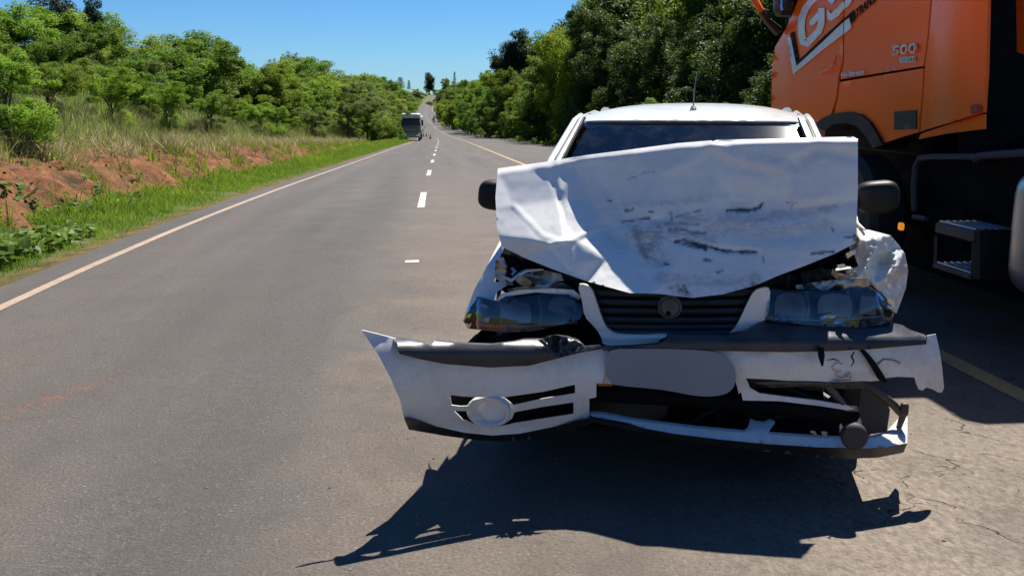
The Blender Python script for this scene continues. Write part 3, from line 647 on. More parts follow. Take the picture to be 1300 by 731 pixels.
# soil clods and stones at the foot of the bank, grit on the asphalt
def stones(name, P, sz, mat, label, seed):
    r = np.random.default_rng(seed); V = []; F = []
    for p in P:
        s = sz*(.4+r.random()**2*1.4); k = len(V); V += [(p[0]+dx*s*(.7+.5*r.random()), p[1]+dy*s*(.7+.5*r.random()), p[2]+dz*s*(.6+.3*r.random())) for dx, dy, dz in ((1, 0, .2), (0, 1, .2), (-1, 0, .2), (0, -1, .2), (0, 0, .9), (0, 0, -.3))]
        F += [(k+a, k+b, k+4) for a, b in ((0, 1), (1, 2), (2, 3), (3, 0))]+[(k+b, k+a, k+5) for a, b in ((0, 1), (1, 2), (2, 3), (3, 0))]
    return tag(mesh(name, V, F, mat), label, 'stones', kind='stuff')
CLOD = simple('soil_clod', (.24, .10, .045), .95, var=.4, scale=3); GRIT = simple('grit', (.27, .23, .19), .9, var=.5, scale=2)
Y, u, P = scatter(1400, 8, 50, -6.6, -5.0, 1.5, None, 31); stones('soil_clods', P+np.array([0, 0, .03]), .035, CLOD, 'red soil clods fallen along the bank', 32)
r = np.random.default_rng(33); n = 1500; Y = 2.6+9*r.random(n)**1.4; u = -3+8*r.random(n); z = road_z(Y, u)
stones('road_grit', np.c_[u+xc(Y), Y, z+.001], .005, GRIT, 'fine grit and pebbles scattered on the asphalt', 34)

# ------------------------------------------------------------------ the wrecked white hatchback (local: origin under the nose, +y to the tail)
CF = Frame(.585, 3.55, R(11.5)); C = CF.ycut
car = empty('wrecked_car', CF.o, CF.rz)
tag(car, 'white hatchback with a smashed front, crumpled upright bonnet and torn bumper', 'car')
def cs(name, outline, dep, mat, parent=car, **kw):       # sheet traced in view, laid at local depth dep(px,py)
    d = dep if callable(dep) else (lambda x, y, v=dep: v)
    return sheet(name, outline, lambda x, y: C(x, y, d(x, y)), mat, parent, **kw)
def tin(ctrl, sharp=1.0):
    """depth surface through control points: creased linear facets"""
    pts = [Vector((p[0], p[1])) for p in ctrl]; V, E, F, *_ = delaunay_2d_cdt(pts, [], [], 0, 1e-6)
    A = np.array([tuple(v) for v in V]); D = np.array([min(ctrl, key=lambda p: math.dist(p[:2], v))[2] for v in A]); T = np.array(F)
    a, b, c = A[T[:, 0]], A[T[:, 1]], A[T[:, 2]]; det = (b[:, 1]-c[:, 1])*(a[:, 0]-c[:, 0])+(c[:, 0]-b[:, 0])*(a[:, 1]-c[:, 1])
    def f(x, y):
        l1 = ((b[:, 1]-c[:, 1])*(x-c[:, 0])+(c[:, 0]-b[:, 0])*(y-c[:, 1]))/det; l2 = ((c[:, 1]-a[:, 1])*(x-c[:, 0])+(a[:, 0]-c[:, 0])*(y-c[:, 1]))/det; l3 = 1-l1-l2
        m = np.minimum(np.minimum(l1, l2), l3); i = int(np.argmax(m)); return float(l1[i]*D[T[i, 0]]+l2[i]*D[T[i, 1]]+l3[i]*D[T[i, 2]])
    return f
def soft(f, r):
    return lambda x, y: (2*f(x, y)+f(x+r, y)+f(x-r, y)+f(x, y+r)+f(x, y-r)+.5*(f(x+r, y+r)+f(x-r, y-r)+f(x+r, y-r)+f(x-r, y+r)))/8
# bonnet: thrown up and folded, ridge at the top, dented and scraped
hood_ctrl = [(632, 214, .47), (665, 209, .46), (690, 206, .44), (731, 201, .42), (745, 197, .395), (800, 190, .335), (905, 178, .245), (1000, 176, .235), (1089, 173, .25),
    (628, 262, .335), (634, 300, .24), (637, 312, .23), (653, 262, .335), (701, 229, .395), (707, 253, .33), (731, 215, .41), (748, 255, .335), (745, 210, .39), (757, 288, .24), (697, 310, .15), (720, 306, .155), (680, 306, .165), (700, 341, .12), (665, 327, .19), (745, 358, .10), (728, 335, .125),
    (731, 306, .175), (764, 292, .245), (786, 287, .25), (797, 317, .175), (815, 340, .10), (836, 365, .015), (827, 372, .005), (800, 372, .005), (750, 361, .015), (770, 330, .115), (770, 240, .335), (764, 283, .262), (795, 283, .255),
    (830, 225, .265), (905, 225, .215), (1000, 225, .21), (1088, 225, .225), (905, 190, .235), (860, 262, .215), (930, 255, .205), (1000, 256, .205), (1088, 256, .215), (815, 290, .20), (830, 330, .115),
    (860, 274, .195), (930, 268, .185), (1010, 268, .19), (1088, 272, .20), (845, 300, .155), (900, 292, .155), (1000, 290, .16), (1088, 290, .185), (905, 312, .125), (990, 305, .13), (1086, 308, .165),
    (860, 330, .095), (940, 325, .10), (1020, 320, .11), (1060, 322, .13), (850, 376, .01), (880, 378, .01), (920, 373, .015), (985, 350, .06), (900, 355, .045)]
class Vn:                                     # small vectorised value noise
    def __init__(s, seed): s.T = np.random.default_rng(seed).random((256, 256))*2-1
    def __call__(s, x, y):
        x = np.asarray(x, float); y = np.asarray(y, float); xi = np.floor(x).astype(int); yi = np.floor(y).astype(int); fx = x-xi; fy = y-yi; fx = fx*fx*(3-2*fx); fy = fy*fy*(3-2*fy); g = lambda a, b: s.T[a % 256, b % 256]
        return (g(xi, yi)*(1-fx)+g(xi+1, yi)*fx)*(1-fy)+(g(xi, yi+1)*(1-fx)+g(xi+1, yi+1)*fx)*fy
    def fbm(s, x, y, o=4):
        return sum(s(x*2**k+17*k, y*2**k+5*k)*.5**k for k in range(o))
vn = Vn(3)
def tin_grid(ctrl, x0, y0, w_, h_, blur):
    V, E, F, *_ = delaunay_2d_cdt([Vector((p[0], p[1])) for p in ctrl], [], [], 0, 1e-6); A = np.array([tuple(v) for v in V]); D = np.array([min(ctrl, key=lambda p: math.dist(p[:2], v))[2] for v in A])
    X, Y = np.meshgrid(np.arange(x0, x0+w_), np.arange(y0, y0+h_)); best = np.full(X.shape, -1e9); G = np.zeros(X.shape)
    for f in F:
        a, b, c = A[list(f)]; det = (b[1]-c[1])*(a[0]-c[0])+(c[0]-b[0])*(a[1]-c[1])
        if abs(det) < 1e-9: continue
        l1 = ((b[1]-c[1])*(X-c[0])+(c[0]-b[0])*(Y-c[1]))/det; l2 = ((c[1]-a[1])*(X-c[0])+(a[0]-c[0])*(Y-c[1]))/det; m = np.minimum(np.minimum(l1, l2), 1-l1-l2); k = m > best
        best[k] = m[k]; G[k] = (l1*D[f[0]]+l2*D[f[1]]+(1-l1-l2)*D[f[2]])[k]
    for _ in range(blur):
        P = np.pad(G, 1, mode='edge'); G = (P[:-2, 1:-1]+P[2:, 1:-1]+P[1:-1, :-2]+P[1:-1, 2:]+2*P[1:-1, 1:-1])/6
    return X, Y, G
def seg(x, y, pts, wd, rag=.6):
    P = np.stack([x, y], -1); D = np.full(x.shape, 1e9)
    for a, b in zip(pts[:-1], pts[1:]):
        a = np.array(a, float); b = np.array(b, float); ab = b-a; t = np.clip(((P-a)@ab)/(ab@ab), 0, 1); D = np.minimum(D, np.hypot(P[..., 0]-(a[0]+t*ab[0]), P[..., 1]-(a[1]+t*ab[1])))
    return np.clip(1.25-(D+wd*rag*vn.fbm(x*.22, y*.55, 3))/wd, 0, 1)
GX, GY, GD = tin_grid(hood_ctrl, 616, 160, 490, 232, 9)
STK = (([(858, 307), (866, 305.5), (878, 307), (893, 312), (915, 317), (930, 320), (958, 320)], 2.6, 1.3), ([(870, 308), (880, 311), (895, 315)], 3.4, 1.3), ([(923, 267), (950, 267), (964, 264), (968, 258)], 2.0, 1.3), ([(940, 266), (955, 266)], 2.4, 1.2),
       ([(999, 257), (1012, 257.5)], 1.1, .7), ([(1006, 258), (1004, 266)], .9, .6), ([(852, 270), (853, 280)], 1.6, .7), ([(850, 291), (868, 291), (880, 296), (894, 297)], 2.4, .8), ([(858, 275), (872, 272), (890, 267)], 1.2, .6), ([(846, 284), (866, 283), (886, 285)], 1.6, .5), ([(794, 267), (803, 266.5)], 1.8, 1.2), ([(790, 282), (806, 279), (824, 277)], 1.8, 1.), ([(815, 220), (831, 217)], 1.1, .9), ([(797, 228), (812, 223)], .8, .6),
       ([(772, 254), (776, 255)], 1.5, 1.2), ([(824, 269), (829, 268)], 1.4, 1.1), ([(1028, 323), (1040, 321), (1058, 319)], 1.6, 1.2), ([(911, 346), (917, 343)], 1.8, 1.2), ([(894, 329), (902, 331)], 1.8, 1.2), ([(842, 334), (848, 336)], 1.6, 1.1), ([(868, 362), (872, 371)], 1.6, 1.), ([(1072, 301), (1088, 300)], 1.2, .9), ([(968, 323), (970, 333)], 1.0, .8), ([(1056, 290), (1058, 293)], 1.4, 1.), ([(1030, 347), (1060, 328)], 1.2, .5),
       ([(806, 292), (812, 305), (818, 320), (822, 328)], 5, .5), ([(812, 296), (834, 296), (836, 302), (822, 314)], 7, .45))
WK = np.zeros(GX.shape); WR = np.zeros(GX.shape); WS = np.zeros(GX.shape)
for pts, wd, st in STK: WK = np.maximum(WK, seg(GX, GY, pts, wd)*st)
WK = np.clip(WK, 0, 1)
for pts, wd, st in (([(857, 365), (866, 371), (876, 376)], 5, 1), ([(955, 360), (966, 362)], 5, 1), ([(1084, 298), (1086, 306)], 2.5, 1), ([(925, 372), (940, 368)], 3, .6)): WR = np.maximum(WR, seg(GX, GY, pts, wd)*st)
for pts, wd, st in (([(835, 287), (880, 280), (960, 277), (1060, 262)], 6, .7), ([(900, 290), (1000, 292), (1050, 285)], 7, .5), ([(840, 352), (870, 358), (940, 357), (960, 353)], 8, .55), ([(808, 296), (822, 318), (835, 330)], 11, .8), ([(772, 300), (786, 308), (800, 316)], 8, .35), ([(850, 300), (880, 296), (905, 303)], 6, .6), ([(780, 262), (840, 258), (900, 254)], 4, .4)): WS = np.maximum(WS, seg(GX, GY, pts, wd, .9)*st*1.15)
msk = np.clip((GX-760)/60, 0, 1)*np.clip((GY-248)/12, 0, 1)*np.clip((340-GY)/40, 0, 1)
yy_ = GY+.06*(GX-860)+6*vn(GX*.012, GY*.01)
GD = GD+msk*(.0060*np.sin((yy_-262)*2*math.pi/34)*(.6+.5*vn(GX*.02, GY*.02)))            # pressed-in horizontal waves where the blow fell
GD = GD+.0022*vn.fbm(GX*.02, GY*.035, 3)+.0006*vn.fbm(GX*.15, GY*.15, 2)*np.clip((GY-240)/30, 0, 1)
for pts, wd, dp in (([(858, 307), (880, 310), (915, 317), (958, 320)], 5, .006), ([(923, 267), (950, 267), (968, 259)], 4, .005), ([(806, 290), (814, 308), (822, 328)], 6, .006), ([(697, 310), (725, 305), (757, 290), (790, 284)], 3, -.006), ([(757, 288), (790, 285), (845, 278)], 4, .006),
                    ([(701, 229), (716, 270), (718, 300)], 4, .004), ([(707, 205), (712, 240)], 4, -.003), ([(653, 262), (690, 300), (712, 306)], 4, -.004), ([(903, 182), (935, 200), (1000, 215)], 9, -.006), ([(903, 182), (880, 200), (850, 215)], 9, -.004), ([(1000, 214), (1040, 190), (1088, 200)], 9, .006), ([(700, 318), (722, 345)], 4, .004)):
    GD = GD+dp*np.clip(seg(GX, GY, pts, wd, .15), 0, 1)
P_ = np.pad(GD, 1, mode='edge'); GD = (P_[:-2, 1:-1]+P_[2:, 1:-1]+P_[1:-1, :-2]+P_[1:-1, 2:]+2*P_[1:-1, 1:-1])/6
RG = np.interp(GX, [632, 690, 745, 800, 860, 903, 1000, 1089], [214, 206, 197, 190, 182, 179, 176, 174.5]); GD = GD+.022*np.clip(1-(GY-RG)/7, 0, 1)**1.5       # rolled top edge
def grid_at(G, x, y):
    fx = min(max(x-616, 0), G.shape[1]-1.001); fy = min(max(y-160, 0), G.shape[0]-1.001); i = int(fx); j = int(fy); a = fx-i; b = fy-j
    return float((G[j, i]*(1-a)+G[j, i+1]*a)*(1-b)+(G[j+1, i]*(1-a)+G[j+1, i+1]*a)*b)
def hood_dep(x, y): return grid_at(GD, x, y)
HO = [(632, 214), (690, 206), (745, 197), (800, 190), (860, 182), (903, 178.5), (906, 180), (910, 177.5), (1000, 176), (1083, 173.5), (1089, 177), (1089, 240), (1087, 308), (1060, 322), (1020, 338), (985, 351), (960, 362), (920, 373),
      (880, 378), (860, 376), (838, 373), (800, 372), (745, 357), (700, 341), (665, 327), (637, 313), (631, 290), (629, 250)]
hood, HP = cs('bonnet', HO, hood_dep, HOODW, sp=2.3, bsp=3)
n = len(HP); wear = np.zeros((len(hood.data.vertices), 3)); wv_ = np.array([[grid_at(WK, *p), grid_at(WR, *p), grid_at(WS, *p)] for p in HP]); wear[:n] = wv_; wear[n:2*n] = wv_
ca = hood.data.color_attributes.new('wear', 'FLOAT_COLOR', 'POINT'); ca.data.foreach_set('color', np.c_[wear, np.ones(len(wear))].astype(np.float32).ravel())
# rear half of the bonnet, folding down again behind the ridge to the windscreen
rp = [(632, 214), (690, 206), (745, 197), (800, 190), (860, 182), (906, 180), (1000, 176), (1089, 175)]; V = []; F = []
for i, (x, y) in enumerate(rp):
    a = C(x, y, hood_dep(x, y)); e = Vector((-.70+1.40*i/7, 1.12, .93))
    for j in range(7):
        t = j/6; v = a.lerp(e, t); v.z += (.05*math.sin(t*math.pi)*math.sin(i*1.9+1))-(.004 if j == 0 else 0); v.y += .004 if j == 0 else 0; V.append(v)
for i in range(7):
    for j in range(6): F.append((i*7+j, i*7+j+1, i*7+j+8, i*7+j+7))
mesh('bonnet_rear_fold', V, F, WHITE, car, True)
mb = MB(); mb.tube([C(903, 178, .46), C(908, 181, .45), C(914, 179, .46)], [.006, .009, .004], 6); mb.build('torn_edge', DARK, hood)

# body sides, roof, glass, tail
def side_x(y, z):
    w = interp(y, [(.2, .70), (.5, .775), (.9, .81), (1.6, .82), (3.0, .81), (3.6, .775), (3.9, .70)])
    return w-interp(z, [(.15, .03), (.3, .012), (.55, 0), (.70, .006), (.85, .035), (.94, .09)])
def arch(cy, r, a0=200, a1=-20, n=14): return [(cy+r*math.cos(R(a)), .30+r*math.sin(R(a))) for a in np.linspace(a0, a1, n)]
DOOR = [(1.27, .30), (1.27, .93), (2.30, .94), (2.30, .30)]
def side(sx):
    f = lambda y, z: Vector((sx*side_x(y, z), y, z)); kw = dict(sp=.09, bsp=.05, th=(-sx*.004, 0, 0), front=(sx, 0, 0))
    if sx < 0: sheet('front_wing', [(.33, .30), (.36, .52), (.36, .66), (.50, .80), (.70, .87), (1.26, .93), (1.26, .24), (1.13, .24)]+arch(.80, .335)[::-1], f, WHITE, car, **kw)
    else: sheet('front_wing', [(.50, .62), (.58, .80), (.80, .88), (1.26, .93), (1.26, .24), (1.13, .24)]+arch(.80, .335, 150)[::-1], f, WHITE, car, **kw)
    d, _ = sheet('door', [(1.27, .25), (1.27, .93), (2.30, .94), (2.30, .25)], f, WHITE, car, **kw)
    mb = MB(); mb.blob((sx*.825, 2.16, .80), (.03, .15, .035)); mb.build('door_handle', PLASTIC, d)
    sheet('rear_wing', [(2.31, .25), (2.31, .94), (3.70, .93), (3.88, .80), (3.88, .32), (3.65, .28)]+arch(3.27, .33, -10, 190), f, WHITE, car, **kw)
    mb = MB(); mb.tube([(sx*.80, 1.05, .52), (sx*.836, 1.3, .52), (sx*.836, 2.8, .52), (sx*.82, 3.0, .52)], [.01, .02, .02, .01], 6); mb.build('side_moulding', PLASTIC, car)
    # pillars and door frame
    A0, A1, A2 = Vector((sx*.705, 1.13, .93)), Vector((sx*.655, 1.50, 1.14)), Vector((sx*.588, 1.87, 1.352))
    mb = MB(); mb.tube([A0, A1, A2, Vector((sx*.605, 2.1, 1.37)), Vector((sx*.615, 2.7, 1.39)), Vector((sx*.61, 3.2, 1.365))], [.026, .021, .015, .011, .012, .012], 8); mb.build('windscreen_pillar', WHITE, car)
    mb = MB(); off = Vector((-sx*.020, -.030, .014)); mb.tube([A0+off, A1+off, A2+off], .011, 6); mb.build('screen_seal', PLASTIC, car)
    out = Vector((sx*.036, .05, -.005)); fr = [A0+out, A1+out+Vector((sx*.012, 0, .01)), A2+out+Vector((sx*.012, .05, 0)), Vector((sx*.635, 2.2, 1.37)), Vector((sx*.645, 2.28, 1.34)), Vector((sx*.745, 2.30, .94))]
    mb = MB(); mb.tube(fr, .019, 8); mb.build('door_frame', WHITE, d)
    mb = MB(); o2 = Vector((-sx*.026, -.012, 0)); mb.tube([p+o2 for i, p in enumerate(fr[:4])], .013, 6); mb.build('door_seal', PLASTIC, d)
    sheet('side_window', [(1.25, .94), (1.62, 1.19), (1.92, 1.355), (2.24, 1.375), (2.27, .95)], lambda y, z: Vector((sx*(.75-(z-.94)*.33), y, z)), SGLASS, d, sp=.15, th=(-sx*.003, 0, 0), front=(sx, 0, 0))
    sheet('side_window', [(2.36, .96), (2.36, 1.37), (3.0, 1.36), (3.32, 1.20), (3.42, .98)], lambda y, z: Vector((sx*(.75-(z-.94)*.33), y, z)), SGLASS, car, sp=.15, th=(-sx*.003, 0, 0), front=(sx, 0, 0))
    mb = MB(); mb.tube([(sx*.745, 3.42, .94), (sx*.66, 3.32, 1.20), (sx*.58, 3.05, 1.39)], [.06, .05, .035], 8); mb.build('rear_pillar', WHITE, car); mb = MB(); mb.tube([(sx*.73, 2.33, .94), (sx*.585, 2.30, 1.38)], .03, 6); mb.build('centre_pillar', PLASTIC, car)
side(-1); side(1)
def roof_f(x, y):
    z = interp(y, [(1.84, 1.355), (2.0, 1.395), (2.3, 1.432), (2.7, 1.447), (3.1, 1.425), (3.45, 1.37)]); wd = interp(y, [(1.84, .59), (2.2, .62), (3.0, .62), (3.45, .58)])
    return Vector((x*wd, y, z-(.052*abs(x)**2.4+.03*abs(x)**8)*interp(y, [(1.84, .12), (2.1, .55), (2.6, .95)])))
roof, _ = sheet('roof', [(-1, 1.86), (-.6, 1.845), (0, 1.835), (.6, 1.845), (1, 1.86), (1, 3.45), (-1, 3.45)], roof_f, WHITE, car, sp=.12, th=(0, 0, -.012), front=(0, 0, 1))
mb = MB(); p0 = roof_f(.02, 2.1); mb.lathe([(.018, 0), (.018, .01), (.008, .022), (0, .022)], p0, n=10); mb.tube([p0, p0+Vector((0, .03, .10)), p0+Vector((.012, .06, .21))], [.0042, .0035, .0025], 6); mb.build('aerial', STEEL, car)
def ws_f(u, v):     # u -1..1, v 0..1 from base to top
    y = 1.13+.73*v; z = .93+.413*v; wd = .70-.118*v; return Vector((u*wd, y-.012*(1-u*u), z+.004*(1-u*u)))
ws, _ = sheet('windscreen', [(-.97, 0), (.97, 0), (.965, .985), (-.965, .985)], ws_f, GLASS, car, sp=.12, th=(0, .004, -.003), front=(0, -.6, .8))
mb = MB(); mb.tube([ws_f(-.95, .99)+Vector((0, -.010, .0)), ws_f(-.5, .99)+Vector((0, -.010, .0)), ws_f(0, .99)+Vector((0, -.010, .0)), ws_f(.5, .99)+Vector((0, -.010, .0)), ws_f(.95, .99)+Vector((0, -.010, .0))], .007, 6); mb.build('screen_seal', PLASTIC, ws)
sheet('tail_panel', [(-.76, .28), (.76, .28), (.74, .93), (-.74, .93)], lambda x, z: Vector((x, 3.90-.06*x*x+.02*math.sin(z*4), z)), WHITE, car, sp=.15, th=(0, -.01, 0), front=(0, 1, 0))
sheet('rear_window', [(-.66, 0), (.66, 0), (.54, 1), (-.54, 1)], lambda x, v: Vector((x, 3.88-.42*v, .93+.44*v)), SGLASS, car, sp=.2, th=(0, -.004, 0), front=(0, 1, .5))
# interior glimpsed through the glass
mb = MB(); mb.blob((0, 1.35, .88), (1.3, .5, .2), .6); mb.build('dashboard', CLOTH, car)
mb = MB(); mb.lathe([(.185, -.012), (.198, 0), (.185, .012), (.172, 0), (.185, -.012)], (.34, 1.56, .94), (0, -.85, .5), 28); mb.tube([(.34, 1.56, .93), (.34, 1.45, .86)], .03, 8); mb.box((.34, 1.55, .935), (.3, .03, .06)); mb.build('steering_wheel', CLOTH, car)
for sx in (-1, 1):
    mb = MB(); mb.blob((sx*.34, 2.05, .52), (.5, .52, .22), .6); mb.build('seat', CLOTH, car)
    mb = MB(); mb.blob((sx*.34, 2.33, .82), (.5, .16, .62), .6); mb.blob((sx*.34, 2.36, 1.19), (.26, .1, .16), .6); mb.build('seat_back', CLOTH, car)
mb = MB(); mb.blob((0, 3.15, .75), (1.25, .25, .6), .6); mb.build('rear_seat', CLOTH, car)
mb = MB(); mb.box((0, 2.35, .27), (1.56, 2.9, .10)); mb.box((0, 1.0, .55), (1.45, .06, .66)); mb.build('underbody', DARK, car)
# mirrors
for sx, p in ((-1, C(632, 248, 1.36)), (1, C(1114, 250, 1.36))):
    mb = MB(); mb.blob(p, (.20, .13, .155), .62, 20, 12, Matrix.Rotation(R(-6*sx), 3, 'Y')); mb.tube([p+Vector((-sx*.06, 0, -.03)), p+Vector((-sx*.19, .02, -.06))], [.035, .03], 8); mb.build('door_mirror', MIRR, car)
# wheels
for sx in (-1, 1):
    for cy in (.80, 3.27):
        mb = MB(); c = Vector((sx*.70, cy, .285)); mb.lathe([(.19, -.08), (.26, -.085), (.285, -.06), (.287, 0), (.285, .06), (.26, .085), (.19, .08)], c, (1, 0, 0), 32); wh = mb.build('wheel', TYRE, car)
        mb = MB(); mb.lathe([(.0, .03), (.05, .05), (.12, .045), (.16, .03), (.185, .07), (.195, .075), (.19, -.07), (0, -.07)], c, (sx, 0, 0), 24); mb.build('rim', RIM, wh)

# crushed engine bay behind the openings
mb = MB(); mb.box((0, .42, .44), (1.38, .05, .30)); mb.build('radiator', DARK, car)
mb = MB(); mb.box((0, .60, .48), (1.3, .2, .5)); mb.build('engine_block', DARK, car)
mb = MB()
a, b = C(745, 362, .26), C(985, 345, .26); mb.tube([C(640, 352, .30), C(700, 349, .26), C(745, 356, .22), C(860, 385, .2), C(960, 362, .22), C(1080, 345, .28)], .022, 8); mb.build('radiator_support', BLACKM, car)
mb = MB(); mb.box((0, .2, .40), (1.16, .05, .07)); mb.build('bumper_beam', BLACKM, car)
def crumple(name, outline, dep, amp, mat, seed, parent=car, sp=4, freq=.05):
    d = dep if callable(dep) else (lambda x, y, v=dep: v)
    return cs(name, outline, lambda x, y: d(x, y)+amp*(abs(noise.noise(Vector((x*freq, y*freq, seed))))*2-.5+.4*noise.noise(Vector((x*freq*2.7, y*freq*2.7, seed+3)))), mat, parent, sp=sp, bsp=sp)[0]
# exposed bits above the left headlamp
crumple('engine_bay_filler', [(636, 322), (648, 324), (690, 340), (742, 358), (752, 366), (750, 378), (700, 372), (642, 372), (628, 362)], .36, .05, DARK, 3)  # near-black filler sheet closing the gap to the engine bay
crumple('lamp_bracket', [(629, 330), (639, 326), (644, 338), (641, 352), (650, 356), (652, 362), (640, 362), (628, 352)], .24, .03, STEEL, 5)
mb = MB(); mb.tube([C(637, 350, .20), C(650, 356, .18), C(660, 349, .17), (C(668, 344, .19)), C(690, 342, .22)], [.004, .008, .009, .007, .004], 8); mb.tube([C(650, 341, .22), C(654, 345, .19), C(650, 349, .18)], .006, 6); mb.build('bent_bracket', ALU, car)
crumple('insulation_scrap', [(655, 352), (662, 350), (670, 354), (676, 360), (671, 364), (660, 361), (655, 357)], .16, .02, FOAM, 9, sp=2.5)
crumple('slam_panel', [(662, 344), (690, 343), (712, 348), (716, 356), (700, 360), (680, 361), (664, 352)], .23, .02, STEEL, 11)
crumple('slam_panel', [(645, 367), (665, 363), (716, 359), (730, 367), (722, 371), (670, 369), (648, 373)], .17, .012, STEEL, 12)
crumple('lamp_trim', [(636, 373), (660, 368), (700, 366), (728, 368), (738, 376), (735, 381), (722, 374), (680, 371), (642, 376), (630, 383)], .12, .010, WHITE, 13)
# left headlamp
def lamp(outline, dep, bowls, name='headlamp'):
    back, _ = cs(name, outline, lambda x, y: dep(x, y)+.11, BLACKM, sp=8, bsp=5, th=(0, .03, 0))
    o2 = resample(outline, 5); n = len(o2); V = [C(x, y, dep(x, y)+.004) for x, y in o2]+[C(x, y, dep(x, y)+.12) for x, y in o2]; F = [(i, (i+1) % n, n+(i+1) % n, n+i) for i in range(n)]
    mesh('lamp_housing', V, F, PLASTIC, back)
    for (x, y, rx, rz, dd) in bowls:
        c = C(x, y, dep(x, y)+.02+dd); mb = MB(); mb.lathe([(1, 0), (.86, .03), (.62, .055), (.3, .075), (.0, .08)], (0, 0, 0), (0, 1, 0), 28)
        for v in mb.V:
            q = math.hypot(v.x, v.z); a_ = math.atan2(v.z, v.x); sq = 1/max(abs(math.cos(a_)), abs(math.sin(a_)))**.45; v.x *= rx*sq; v.z *= rz*sq; v.y *= 1.25; v += c
        mb.build('reflector', REFL, back); mb = MB(); mb.lathe([(.014, .02), (.014, .045), (0, .05)][::-1], c, (0, 1, 0), 10); mb.build('bulb', ALU, back)
    xs = [p[0] for p in outline]; ym = sum(p[1] for p in outline)/len(outline)
    for k, fx in enumerate((.30, .62)):
        x = min(xs)+(max(xs)-min(xs))*fx; mb = MB(); mb.tube([C(x, ym-19, dep(x, ym)+.05), C(x+4, ym, dep(x, ym)+.035), C(x+2, ym+19, dep(x, ym)+.03)], .008, 6); mb.build('lamp_divider', STEEL, back)
    mb = MB(); mb.tube([C(min(xs)+10, ym+17, dep(min(xs)+10, ym)+.02), C((min(xs)+max(xs))/2, ym+19, dep((min(xs)+max(xs))/2, ym)+.015), C(max(xs)-10, ym+13, dep(max(xs)-10, ym)+.02)], .006, 6); mb.build('lamp_rim', ALU, back)
    lens, _ = cs('lamp_lens', outline, dep, LENS, back, sp=6, bsp=4, th=(0, .003, 0)); return back
LH = ([(603, 378), (627, 383), (642, 373), (675, 371), (722, 374), (743, 392), (736, 405), (708, 413), (680, 420), (642, 422), (594, 417), (588, 407), (594, 389)])
ldep = lambda x, y: interp(x, [(588, .25), (610, .205), (650, .155), (700, .12), (743, .085)])-.008*math.sin(math.pi*min(1, max(0, (y-372)/50)))-.0009*(y-372)
lh = lamp(LH, ldep, [(655, 399, .062, .060, .01), (714, 394, .056, .050, 0.01), (612, 400, .03, .045, .02)]); lh['label'] = 'headlamp with clear lens, still in place at the left'
RH = ([(976, 366), (1000, 369), (1062, 369), (1102, 363), (1118, 374), (1136, 397), (1131, 410), (1090, 416), (1020, 412), (973, 406)])
rdep = lambda x, y: interp(x, [(970, .07), (1020, .10), (1070, .145), (1110, .19), (1136, .24)])-.008*math.sin(math.pi*min(1, max(0, (y-363)/52)))-.0009*(y-363)+.008*noise.noise(Vector((x*.05, y*.05, 1)))
rh = lamp(RH, rdep, [(1003, 391, .055, .058, .01), (1060, 391, .062, .055, .02), (1102, 388, .03, .05, .03)]); rh['label'] = 'smashed headlamp with dark broken lens at the right'
crumple('lens_shard', [(1040, 402), (1058, 398), (1070, 410), (1045, 413)], .12, .02, ALU, 21, rh, 3); crumple('lens_shard', [(1106, 404), (1128, 398), (1132, 410), (1108, 415)], .22, .03, FOAM, 22, rh, 3)
# front left wing corner over the lamp
wf = lambda x, y: interp(x, [(590, .46), (603, .36), (620, .30), (637, .26)])+interp(y, [(300, .45), (340, .12), (385, .0)])
crumple('wing_nose', [(636, 303), (638, 325), (629, 345), (627, 358), (637, 358), (644, 362), (630, 371), (626, 384), (612, 382), (597, 388), (593, 392), (602, 368), (616, 342)], wf, .006, WHITE, 31, sp=5)
# crumpled right wing
cr = tin([(1084, 288, .40), (1100, 292, .34), (1130, 298, .34), (1148, 318, .40), (1153, 345, .46), (1147, 372, .42), (1138, 397, .40), (1128, 380, .30), (1110, 360, .22), (1088, 350, .20), (1086, 322, .30), (1110, 318, .22), (1132, 316, .34), (1120, 334, .36), (1138, 338, .27), (1100, 338, .20), (1092, 306, .26), (1125, 352, .26), (1140, 352, .38), (1112, 302, .25), (1133, 365, .33)])
cs('crumpled_wing', [(1083, 286), (1092, 291), (1104, 292), (1131, 299), (1141, 311), (1149, 322), (1153, 344), (1150, 366), (1143, 385), (1138, 398), (1131, 392), (1124, 378), (1108, 363), (1092, 356), (1074, 352), (1074, 344), (1090, 338), (1084, 322), (1085, 305)],
   lambda x, y: cr(x, y)+.03*abs(noise.noise(Vector((x*.09, y*.09, 4))))+.012*noise.noise(Vector((x*.25, y*.25, 5))), WHITE, sp=2.6, bsp=3)
mb = MB(); mb.tube([C(1086, 268, .50), C(1088, 284, .42), C(1098, 292, .32)], [.003, .008, .004], 6); mb.build('bent_strut', WHITE, car)
sheet('wing_top', [(0, 0), (1, 0), (1, 1), (0, 1)], lambda u, v: C(1084, 290, .40).lerp(Vector((.80, 1.2, .90)), v)+Vector((.05*u*(1-v), 0, -.10*u)), WHITE, car, sp=.2, th=(0, .004, -.004), front=(1, 0, 1))
crumple('engine_bay_filler', [(978, 364), (985, 352), (1060, 322), (1086, 308), (1092, 340), (1100, 362), (1060, 370), (1000, 368)], .34, .05, DARK, 41)  # near-black filler sheet, same on the right
crumple('slam_panel', [(985, 358), (1000, 350), (1040, 341), (1058, 343), (1060, 352), (1010, 362), (988, 364)], .22, .02, BLACKM, 42)
crumple('bent_bracket', [(1074, 306), (1082, 300), (1088, 310), (1086, 318), (1076, 330), (1072, 326), (1080, 318)], .26, .04, STEEL, 43, sp=3)
